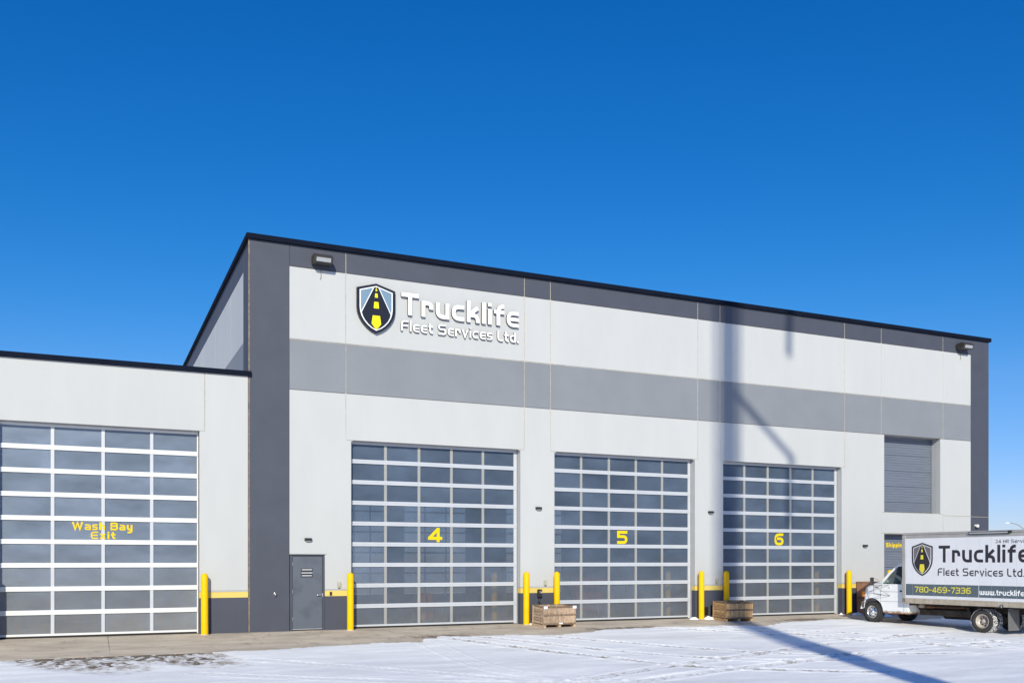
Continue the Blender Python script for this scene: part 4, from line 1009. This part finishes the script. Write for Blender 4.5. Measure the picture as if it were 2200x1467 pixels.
# ------------------------------------------------------------------ box truck
TP = (25.396, -2.556); TH = math.atan2(-0.99354, 0.11348)       # local x runs back along the truck, y away from the viewer side
truck = empty('box_truck', (TP[0], TP[1], 0), TH, label='white box truck with road shield and phone number, parked facing the wall', cat='truck')
TW = mat('truck_white_paint', (0.77, 0.78, 0.80), 0.32, var=0.03, scale=2, coat=0.2)
PANW = mat('truck_box_white', (0.66, 0.67, 0.72), 0.45, var=0.025, scale=1.5)
STRP = mat('slate_stripe', (0.085, 0.115, 0.145), 0.5, var=0.05, scale=2)
RAILB = mat('dirty_beige_rail', (0.42, 0.38, 0.32), 0.6, col2=(0.33, 0.27, 0.20), scale=3)
RAILG = mat('dull_aluminium_rail', (0.40, 0.39, 0.38), 0.5, metal=0.3, var=0.08)
UNDER = mat('underbody_dirt', (0.045, 0.035, 0.028), 0.9, var=0.4, scale=5)
UNDERR = mat('rusty_underbody', (0.12, 0.055, 0.03), 0.9, var=0.4, scale=8)
PRINT = mat('dark_print', (0.022, 0.02, 0.028), 0.5, var=0.02)
PRINTG = mat('grey_print', (0.14, 0.13, 0.15), 0.5, var=0.02)
PRINTY = mat('yellow_print', (0.68, 0.60, 0.05), 0.5, var=0.02)
AMBER = mat('amber_lens', (0.75, 0.24, 0.02), 0.2, var=0.05)
RIMR = mat('rusty_rim', (0.56, 0.53, 0.49), 0.42, metal=0.2, col2=(0.40, 0.33, 0.27), scale=6)
def rusty_white():
    m, n, L, b = new_mat('rusting_white_paint'); b.inputs['Roughness'].default_value = 0.4
    tc = n.new('ShaderNodeTexCoord'); sp = n.new('ShaderNodeSeparateXYZ'); L.new(tc.outputs['Object'], sp.inputs[0])
    nz = n.new('ShaderNodeTexNoise'); nz.inputs['Scale'].default_value = 5; nz.inputs['Detail'].default_value = 8; nz.inputs['Roughness'].default_value = .7; L.new(tc.outputs['Object'], nz.inputs['Vector'])
    mr = n.new('ShaderNodeMapRange'); mr.inputs['From Min'].default_value = .42; mr.inputs['From Max'].default_value = .17; L.new(sp.outputs['Z'], mr.inputs['Value'])
    ad = n.new('ShaderNodeMath'); ad.operation = 'ADD'; L.new(mr.outputs[0], ad.inputs[0]); L.new(nz.outputs['Fac'], ad.inputs[1])
    cr = n.new('ShaderNodeValToRGB'); e = cr.color_ramp.elements; e[0].position = .98; e[1].position = 1.22; e[0].color = (.68, .69, .72, 1); e[1].color = (.22, .09, .035, 1)
    k = e.new(1.08 if False else .999); k.color = (.60, .57, .52, 1)
    L.new(ad.outputs[0], cr.inputs['Fac'])
    sb = n.new('ShaderNodeMath'); sb.operation = 'MULTIPLY'; sb.inputs[1].default_value = .7; L.new(ad.outputs[0], sb.inputs[0])
    L.new(sb.outputs[0], cr.inputs['Fac']); e[0].position = .70; e[1].position = .80; e[2].position = .92
    e[0].color = (.78, .79, .81, 1); e[1].color = (.60, .54, .47, 1); e[2].color = (.22, .09, .035, 1)
    L.new(cr.outputs[0], b.inputs['Base Color']); return m
TWR = rusty_white()

# cab body: side profile swept across the width with rounded shoulders
arc = [(-.02+.46*math.cos(a), .24+.46*math.sin(a)) for a in [R(d) for d in (-2, 15, 32, 50, 68, 86, 104, 122, 140, 158, 172)]]
prof = [(1.40, .20), (.60, .19), (.47, .22)] + arc + [(-.485, .34), (-.49, .50), (-.49, .72), (-.475, .90), (-.44, 1.01), (-.38, 1.07), (-.20, 1.145), (.05, 1.22), (.24, 1.27), (.36, 1.295), (.42, 1.18), (1.20, 1.175), (1.405, 1.175)]
top_i = {i for i, p in enumerate(prof) if p[1] > .88 and p[0] < .40}
ys2 = [-1.0, -.985, -.93, -.80, -.45, 0, .45, .80, .93, .985, 1.0]
bm = bmesh.new(); rows_ = []
for yv in ys2:
    a = abs(yv); row = []
    drop = {0: 0, }.get(0, 0)
    e = max(0, (a-.72)/.28); dz = -.075*e**2.2 + .03*(1-a*a)
    for i, (s_, z_) in enumerate(prof):
        s2, z2, y2 = s_, z_, yv
        if i in top_i: z2 = z_+dz*(1 if s_ < .30 else .4)
        if s_ < -.1 and i >= 14: s2 = s_+.16*e**2*(1 if s_ < -.3 else .4); 
        if s_ < .35 and i >= 14: y2 = yv*(1-.05*min(1, (.35-s_)/.8))
        if i >= len(prof)-3: y2 = yv*.99
        row.append(bm.verts.new((s2, y2, z2)))
    rows_.append(row)
n_ = len(prof)
for a, b_ in zip(rows_, rows_[1:]):
    for i in range(n_):
        j = (i+1) % n_; f = bm.faces.new((a[i], a[j], b_[j], b_[i])); f.smooth = True
bm.faces.new(rows_[0]); bm.faces.new(rows_[-1][::-1])
fix(bm)
body = obj('cab_body', bm, TWR, truck)
body.data.shade_smooth() if False else None
# upper cab: side frames with window holes, roof, windscreen
def yl(z): return .985-(z-1.17)*.20
outer = [(.34, 1.18), (.37, 1.30), (.60, 1.565), (.89, 1.825), (1.02, 1.865), (1.40, 1.875), (1.40, 1.18)]
inner = [(.415, 1.185), (.45, 1.235), (.655, 1.50), (.915, 1.755), (.99, 1.772), (1.165, 1.775), (1.125, 1.185)]
for sg in (-1, 1):
    bm = bmesh.new()
    O_ = [bm.verts.new((s_, sg*yl(z_), z_)) for s_, z_ in outer]; I_ = [bm.verts.new((s_, sg*yl(z_), z_)) for s_, z_ in inner]
    O2 = [bm.verts.new((s_, sg*(yl(z_)-.05), z_)) for s_, z_ in outer]; I2 = [bm.verts.new((s_, sg*(yl(z_)-.05), z_)) for s_, z_ in inner]
    for i in range(7):
        j = (i+1) % 7
        for q in ((O_[i], O_[j], I_[j], I_[i]), (O2[i], I2[i], I2[j], O2[j]), (I_[i], I_[j], I2[j], I2[i]), (O_[j], O_[i], O2[i], O2[j])): bm.faces.new(q)
    obj('door_frame', fix(bm), TW, truck)
    # black window seal + glass
    bm = bmesh.new(); cxm, czm = .85, 1.45
    inn2 = [(s_+(cxm-s_)*.05, z_+(czm-z_)*.05) for s_, z_ in inner]
    A = [bm.verts.new((s_, sg*(yl(z_)-.006), z_)) for s_, z_ in inner]; B = [bm.verts.new((s_, sg*(yl(z_)-.012), z_)) for s_, z_ in inn2]
    for i in range(7): j = (i+1) % 7; bm.faces.new((A[i], A[j], B[j], B[i]))
    obj('window_seal', fix(bm), RUBBER, truck)
    bm = bmesh.new(); A = [bm.verts.new((s_, sg*(yl(z_)-.02), z_)) for s_, z_ in inner]; f = bm.faces.new(A); obj('side_window', bm, GLASS, truck)
bm = bmesh.new(); rr_ = []
for s_, z_, dd in ((.89, 1.825, 0), (.95, 1.862, .01), (1.05, 1.892, .03), (1.20, 1.905, .045), (1.40, 1.91, .05)):
    row = []
    for f_ in (-1, -.9, -.6, 0, .6, .9, 1): row.append(bm.verts.new((s_-.05*(1-f_*f_), f_*(yl(1.85)), z_ + dd*(1-abs(f_)**4)*.8 - (.02 if abs(f_) == 1 and dd > 0 else 0))))
    rr_.append(row)
for a, b_ in zip(rr_, rr_[1:]):
    for i in range(6): f = bm.faces.new((a[i], a[i+1], b_[i+1], b_[i])); f.smooth = True
obj('roof', fix(bm), TW, truck)
bm = bmesh.new(); rr_ = []
for s_, z_ in ((.375, 1.305), (.62, 1.565), (.895, 1.822)):
    rr_.append([bm.verts.new((s_-.05*(1-f_*f_), f_*(yl(z_)-.045), z_)) for f_ in (-1, -.5, 0, .5, 1)])
for a, b_ in zip(rr_, rr_[1:]):
    for i in range(4): f = bm.faces.new((a[i], a[i+1], b_[i+1], b_[i])); f.smooth = True
obj('windscreen', fix(bm), GLASS, truck)
obj('cab_rear_wall', obox(1.405, 1.425, -.97, .97, .5, 1.87), UNDER, truck)
# rear lip of the cab and the side step
obj('cab_corner', obox(1.30, 1.42, -1.004, -.93, .22, .60, .03), TWR, truck)
# dashboard, seats, steering wheel
b = bmesh.new(); box(b, .42, .72, -.9, .9, 1.0, 1.225, .04); obj('dashboard', b, BLACKP, truck)
for yc in (-.45, .45):
    b = bmesh.new(); box(b, .95, 1.12, yc-.22, yc+.22, .85, 1.45, .05); box(b, .98, 1.08, yc-.12, yc+.12, 1.45, 1.60, .03); obj('seat', b, PRINTG, truck)
b = bmesh.new(); tube(b, [(.80+.07*math.sin(a), -.45+.19*math.cos(a), 1.25+.16*math.sin(a)) for a in [2*math.pi*k/20 for k in range(21)]], .014, 6); obj('steering_wheel', b, BLACKP, truck)
# door cut line, handle, belt crease, lettering patch, badge
b = bmesh.new()
for p in ([(.395, -1.0015, .30), (.33, -1.0015, .62), (.34, -1.0015, .90), (.39, -1.0015, 1.17)],): tube(b, p, .004, 4)
tube(b, [(.42, -1.0015, .27), (1.22, -1.0015, .27)], .004, 4); tube(b, [(1.24, -1.0015, .27), (1.24, -1.0015, 1.17)], .004, 4)
tube(b, [(.36, -1.0015, .60), (1.24, -1.0015, .60)], .003, 4); tube(b, [(-.3, -.962, .93), (.35, -.9995, .93), (1.24, -1.0015, .93)], .003, 4)
obj('door_seam', b, PRINTG, truck)
b = obox(1.10, 1.20, -1.03, -1.0, .93, .975, .006); obj('door_handle', b, BLACKP, truck)
b = obox(.10, .26, -.997, -.982, 1.06, 1.085, .003); obj('fender_badge', b, PRINTG, truck)
b = bmesh.new(); lathe(b, [(0, -.012), (.03, -.01), (.032, .02)], 14, 'y', (.70, -1.0, 1.08)); obj('door_emblem_dot', fix(b), WHITEP, truck)
# lamps, grille, bumper
for sg in (-1, 1):
    b = bmesh.new(); box(b, -.47, -.36, min(sg*.80, sg*.955), max(sg*.80, sg*.955), .73, .91, .02); obj('turn_signal', b, AMBER, truck)
    b = bmesh.new(); box(b, -.50, -.42, min(sg*.52, sg*.79), max(sg*.52, sg*.79), .74, .90, .02); obj('headlight', b, LENS, truck)
b = bmesh.new(); box(b, -.505, -.45, -.50, .50, .66, .94, .015); g_ = obj('grille', b, CHROME, truck)
for k in range(5): obj('grille_bar', obox(-.515, -.50, -.47, .47, .69+.05*k, .705+.05*k), BLACKP, g_)
bm = bmesh.new(); rr_ = []
for yv in (-1.0, -.985, -.90, -.6, 0, .6, .90, .985, 1.0):
    k = abs(yv); off = .0 if k < .7 else .16*((k-.7)/.3)**2
    rr_.append([bm.verts.new((s_+off, yv, z_)) for s_, z_ in ((-.55, .36), (-.58, .42), (-.58, .52), (-.54, .56), (-.44, .56), (-.44, .34))])
for a, b_ in zip(rr_, rr_[1:]):
    for i in range(6): j = (i+1) % 6; f = bm.faces.new((a[i], a[j], b_[j], b_[i]))
bm.faces.new(rr_[0]); bm.faces.new(rr_[-1][::-1])
for yv in (-1, 1):
    box(bm, -.42, -.30, yv-.012 if yv < 0 else yv-.022, yv+.022 if yv < 0 else yv+.012, .36, .54, .01)
obj('front_bumper', fix(bm), CHROME, truck)
# mirrors on thin brackets
for sg in (-1, 1):
    b = bmesh.new(); box(b, .20, .25, sg*1.30-.09, sg*1.30+.09, 1.13, 1.40, .02); mr_ = obj('wing_mirror', b, BLACKP, truck)
    b = bmesh.new()
    P1 = (.235, sg*1.24, 1.38); P2 = (.235, sg*1.24, 1.12); P3 = (.24, sg*1.22, .84)
    for q in ((P1, (.52, sg*.97, 1.215)), (P2, (.66, sg*1.0, 1.15)), (P2, (.70, sg*1.0, .79)), (P3, (.70, sg*1.0, .78)), (P1, P3), (P3, (.36, sg*1.0, .80)), (P2, (.36, sg*1.0, 1.14))): tube(b, q, .008, 6)
    obj('mirror_bracket', b, STEELD, mr_)
# wheels
def wheel(x, y, zc, outer_dir, deep, tread_snow, steer=0):
    r = .365; wd = .215; rr2 = .212
    TY = TYRES if tread_snow else TYRE
    b = bmesh.new(); h = wd/2; od = outer_dir
    prof_t = [(rr2, -h*.80), (rr2+.02, -h*.95), (.29, -h*1.05), (.335, -h*.95), (r-.006, -h*.72), (r, -h*.55), (r, h*.55), (r-.006, h*.72), (.335, h*.95), (.29, h*1.05), (rr2+.02, h*.95), (rr2, h*.80)]
    lathe(b, prof_t, 48, 'y', mis=[0, 0, 0, 0, 1, 1, 1, 0, 0, 0, 0])
    # tread blocks standing proud
    for k in range(48):
        a = 2*math.pi*k/48
        for o_, yy in ((0, -.085), (.5, -.03), (0, .03), (.5, .085)):
            a2 = a+o_*2*math.pi/48; c_, s_ = math.cos(a2), math.sin(a2); q = []
            for da, dy, dr_ in ((-.045, -.022, -.002), (.045, -.022, -.002), (.045, .022, -.002), (-.045, .022, -.002), (-.045, -.022, .009), (.045, -.022, .009), (.045, .022, .009), (-.045, .022, .009)):
                q.append(b.verts.new(((r+dr_)*math.cos(a2+da), yy+dy, (r+dr_)*math.sin(a2+da))))
            for fc in ((4, 5, 6, 7), (0, 1, 5, 4), (1, 2, 6, 5), (2, 3, 7, 6), (3, 0, 4, 7)):
                f = b.faces.new([q[i] for i in fc]); f.material_index = 1
    t_ = obj('wheel', fix(b), [RUB, TY], truck)
    t_.location = (x, y, zc); t_.rotation_euler = (0, 0, steer)
    b = bmesh.new(); e = h*od
    if deep: pr_ = [(rr2+.004, e*.92), (rr2-.012, e*1.0), (rr2-.018, e*.86), (rr2-.03, e*.5), (rr2-.045, -e*.2), (.12, -e*.3), (.075, -e*.25), (.07, e*.1), (.06, e*.35), (0, e*.4)]
    else: pr_ = [(rr2+.004, e*.92), (rr2-.012, e*1.02), (rr2-.022, e*.80), (rr2-.04, e*.55), (.145, e*.75), (.10, e*1.0), (.075, e*1.08), (.07, e*1.25), (.05, e*1.32), (0, e*1.34)]
    lathe(b, pr_, 40, 'y'); obj('rim', fix(b), RIMR if deep else CHROME, t_)
    b = bmesh.new()
    for k in range(8):
        a = 2*math.pi*(k+.3)/8; rad = .145 if not deep else .13; ye_ = e*.80 if not deep else -e*.22
        lathe(b, [(0, (-.004 if od < 0 else .004)), (.021, (-.004 if od < 0 else .004)), (.023, 0)], 10, 'y', (rad*math.cos(a), ye_, rad*math.sin(a)))
    obj('rim_hole', fix(b), BLACKP, t_)
    b = bmesh.new()
    for k in range(8):
        a = 2*math.pi*k/8; rad = .088; ye_ = e*1.02 if not deep else -e*.1
        lathe(b, [(0, (-.018 if od < 0 else .018)), (.011, (-.016 if od < 0 else .016)), (.012, 0)], 6, 'y', (rad*math.cos(a), ye_, rad*math.sin(a)))
    obj('wheel_nut', fix(b), CHROME if not deep else RIMR, t_)
    return t_
RUB = mat('tyre_sidewall', (0.035, 0.033, 0.032), 0.8, var=0.25, scale=10)
TYRE = mat('tyre_tread', (0.03, 0.03, 0.032), 0.9, var=0.3, scale=12)
TYRES = mat('snowy_tyre_tread', (0.80, 0.80, 0.84), 0.8, col2=(0.022, 0.022, 0.024), scale=26, lo=0.47, hi=0.52)
zf = gz(-2.67)+.368+.01; zr = gz(-6.6)+.368+.015
wheel(0, -.893, zf, -1, False, False, steer=R(-4)); wheel(0, .893, zf, 1, False, False, steer=R(-4))
for sg in (-1, 1): wheel(3.965, sg*.893, zr, sg, True, True); wheel(3.965, sg*.625, zr, sg, True, True)
b = bmesh.new(); tube(b, [(3.965, -.55, zr), (3.965, .55, zr)], .055, 12); lathe(b, [(0, -.19), (.12, -.15), (.17, 0), (.12, .15), (0, .19)], 16, 'y', (3.965, 0, zr)); tube(b, [(0, -.8, zf), (0, .8, zf)], .04, 10); obj('axle', fix(b), UNDER, truck)
# frame rails, tank, exhaust, mud flaps
b = bmesh.new()
for yc in (-.42, .42): box(b, .4, 6.1, yc-.035, yc+.035, .34, .52)
for s_ in np.arange(1.7, 6.1, .55): box(b, s_-.03, s_+.03, -1.08, 1.08, .515, .585)
obj('chassis_frame', b, UNDER, truck)
b = bmesh.new(); box(b, 1.55, 3.35, -.62, -.48, .185, .375, .015); box(b, 1.62, 1.72, -.60, -.5, .375, .52); box(b, 3.2, 3.3, -.60, -.5, .375, .52); obj('side_guard_beam', b, UNDER, truck)
b = bmesh.new(); box(b, 1.9, 3.2, .1, .8, .05, .34, .05); obj('fuel_tank', b, UNDER, truck)
b = bmesh.new(); tube(b, [(1.55, -.72, .47), (2.05, -.74, .47), (2.2, -.70, .46), (3.3, -.60, .47)], [.05, .05, .02, .02], 12); obj('exhaust_pipe', b, UNDERR, truck)
b = bmesh.new(); lathe(b, [(0, 0), (.065, .0), (.07, .02), (.07, .30), (.065, .32), (0, .32)], 16, 'y', (1.78, -.92, .50)); obj('air_tank', fix(b), RAILB, truck)
for sg in (-1, 1):
    b = bmesh.new(); y0, y1 = (-1.02, -.45) if sg < 0 else (.45, 1.02)
    P = [(4.80, .54), (4.79, .3), (4.80, -.13)]
    A = [b.verts.new((s_, y0, z_)) for s_, z_ in P]; B = [b.verts.new((s_, y1, z_)) for s_, z_ in P]
    for i in range(2): b.faces.new((A[i], A[i+1], B[i+1], B[i]))
    A2 = [b.verts.new((s_+.012, y0, z_)) for s_, z_ in P]; B2 = [b.verts.new((s_+.012, y1, z_)) for s_, z_ in P]
    for i in range(2): b.faces.new((A2[i+1], A2[i], B2[i], B2[i+1])); b.faces.new((A[i+1], A[i], A2[i], A2[i+1])); b.faces.new((B[i], B[i+1], B2[i+1], B2[i]))
    b.faces.new((A[2], A2[2], B2[2], B[2])); obj('mud_flap', fix(b), mat('mud_flap_grey', (.12, .12, .125), .7, var=.1), truck)
# the box
b = bmesh.new(); box(b, 1.30, 6.20, -1.135, 1.20, .60, 2.83); cb = obj('cargo_box', b, RAILG, truck, label='white cargo box with road shield lettering')
seams = [1.425]+[1.68+.3825*k for k in range(0, 12)]+[6.12]
for a, b_ in zip(seams, seams[1:]):
    if b_ <= a: continue
    b = bmesh.new(); yv = -1.150
    for z0, z1, mi in ((.745, .84, 0), (.84, 1.21, 1), (1.21, 2.69, 0)):
        q = [b.verts.new(p) for p in ((a+.002, yv, z0), (b_-.002, yv, z0), (b_-.002, yv, z1), (a+.002, yv, z1))]; f = b.faces.new(q); f.material_index = mi
    for z0, z1 in ((.745, 2.69),):
        for xx in (a+.002, b_-.002):
            q = [b.verts.new(p) for p in ((xx, yv, z0), (xx, yv+.014, z0), (xx, yv+.014, z1), (xx, yv, z1))]; f = b.faces.new(q)
    obj('side_sheet', fix(b), [PANW, STRP], cb)
obj('front_post', obox(1.285, 1.42, -1.165, -1.0, .59, 2.80, .012), RAILG, cb)
b = bmesh.new(); box(b, 1.285, 6.22, -1.160, -1.05, 2.692, 2.79, .006); box(b, 1.285, 6.22, -1.152, -1.0, 2.7905, 2.86, .02); obj('top_rail', b, RAILG, cb)
b = bmesh.new(); box(b, 1.285, 6.22, -1.165, -1.08, .575, .742, .006); br = obj('bottom_rail', b, RAILB, cb)
b = bmesh.new()
for k in range(28):
    for z_ in (.61, .70): lathe(b, [(0, -.006), (.008, -.004), (.009, 0)], 6, 'y', (1.4+.175*k, -1.165, z_))
obj('rivet', fix(b), UNDER, br, kind='stuff')
obj('box_roof', obox(1.30, 6.20, -1.14, 1.20, 2.835, 2.875, .01), RAILG, cb)
b = bmesh.new(); box(b, 3.65, 4.97, -1.215, -1.16, 2.765, 2.845, .008); lm = obj('side_lamp_bar', b, BLACKP, truck)
obj('lamp_lens', obox(3.68, 4.90, -1.226, -1.216, 2.785, 2.825, .003), LENS, lm)
obj('lamp_bracket', obox(4.90, 5.0, -1.20, -1.16, 2.80, 2.86, .004), BLACKP, lm)
b = bmesh.new(); box(b, 4.64, 4.73, -1.19, -1.166, .545, .645, .004); ml = obj('marker_lamp', b, BLACKP, truck); obj('lamp_lens', obox(4.672, 4.708, -1.20, -1.189, .565, .63, .003), LENS, ml)
# print on the box
yt = -1.1535
emblem(cb, (0, 0, 0), 2.025, 1.47, .755, 1.075, -1.1505, .003, PRINTG, PRINT, PRINTY, PANW)
def prt(s, x0, x1, z0, cap, w_, m, **k):
    letters(cb, (0, 0, 0), m, s, x0, z0, cap, w_, yt, 0, x1=x1, **k)
prt('Trucklife', 2.61, 5.485, 1.91, .53, .175, PRINT, gap=.17)
prt('Fleet Services Ltd.', 2.58, 5.37, 1.49, .24, .15, PRINT, gap=.17)
prt('24 HR Service', 4.49, 5.52, 2.49, .10, .14, PRINT, gap=.17)
prt('780-469-7336', 1.75, 3.70, .945, .185, .155, PRINTY, gap=.10)
prt('www.trucklife.', 3.98, 5.40, .925, .165, .19, LETW, gap=.12)
b = bmesh.new(); box(b, 3.945, 3.953, yt-.001, yt+.001, .845, 1.205); obj('divider_line', b, LETW, cb)

# ------------------------------------------------------------------ steel mast behind the photographer: it throws the long shadow
def on_ray(x, z, L_):            # the point at horizontal distance L_ before wall point (x, 0, z), towards the sun
    return (x-math.sin(R(SUN_AZ))*L_, -math.cos(R(SUN_AZ))*L_, z+math.tan(R(SUN_EL))*L_)
LM = 40.0
mx, my, _ = on_ray(20.42, 0, LM)
mast = empty('pylon_mast', (mx, my, -.4), label='tall grey tapered steel mast standing behind the photographer', cat='mast')
MST = mat('galvanised_steel', (.32, .33, .34), .5, metal=.5, var=.1)
b = bmesh.new(); tube(b, [(0, 0, 0), (0, 0, 11), (0, 0, 34)], [.56, .40, .28], 24); obj('mast_tube', b, MST, mast)
pu = Vector((math.cos(R(SUN_AZ)), -math.sin(R(SUN_AZ)), 0))
b = bmesh.new()  # unseen rails and rungs, added to soften the left edge of the mast shadow
for k in (-.56, -.44): tube(b, [pu*k+Vector((0, 0, 15)), pu*k+Vector((0, 0, 34))], .035, 8)
for k in range(62): tube(b, [pu*-.56+Vector((0, 0, 15.2+.3*k)), pu*-.44+Vector((0, 0, 15.2+.3*k))], .02, 6)
for k in range(8): tube(b, [pu*-.44+Vector((0, 0, 15.5+2.5*k)), pu*-.2+Vector((0, 0, 15.5+2.5*k))], .025, 6)
obj('soft_shadow_lattice', b, MST, mast)
for k in (.40, .47): b = bmesh.new(); tube(b, [pu*k+Vector((0, 0, 14)), pu*k+Vector((0, 0, 33))], .035, 8); obj('soft_shadow_tube', b, MST, mast)  # unseen tubes, added to soften the right edge of the mast shadow
b = bmesh.new(); tube(b, [(0, 0, 0), (0, 0, .4)], [.9, .9], 24); obj('footing', b, CONC, mast)
def ml_(x, z): p = Vector(on_ray(x, z, LM)); return p-Vector((mx, my, -.4))
b = bmesh.new(); tube(b, [ml_(20.7, 7.85), ml_(23.3, 5.65)], .13, 12); obj('lower_arm', b, MST, mast)
b = bmesh.new(); tube(b, [ml_(23.25, 5.7), ml_(23.2, 3.4)], .115, 12); obj('hanging_weight', b, MST, mast)
b = bmesh.new(); tube(b, [ml_(20.7, 12.2), ml_(23.2, 11.6)], .12, 12); obj('upper_arm', b, MST, mast)
b = bmesh.new(); tube(b, [ml_(23.15, 11.7), ml_(23.1, 9.4)], .13, 12); obj('hanging_tube', b, MST, mast)

# ------------------------------------------------------------------ far street lamp
t = empty('street_lamp', (142.5, 78.5, -.4), label='thin grey street lamp far away beyond the truck', cat='street lamp')
ax = Vector((-math.cos(R(YAW)), math.sin(R(YAW)), 0))
b = bmesh.new(); tube(b, [(0, 0, 0), (0, 0, 5.2)] + [tuple(ax*(3.3*(1-math.cos(a))) + Vector((0, 0, 5.2+3.55*math.sin(a)))) for a in [R(k) for k in (15, 30, 45, 60, 72, 84, 90)]], [.11, .09, .085, .08, .075, .07, .065, .06, .06], 8); obj('lamp_post', b, mat('lamp_post_grey', (.22, .24, .25), .6), t)
p = ax*3.3+Vector((0, 0, 8.75)); b = bmesh.new(); tube(b, [p, p+ax*.45, p+ax*.85], [.08, .11, .05], 8); obj('lamp_head', b, WHITEP, t)
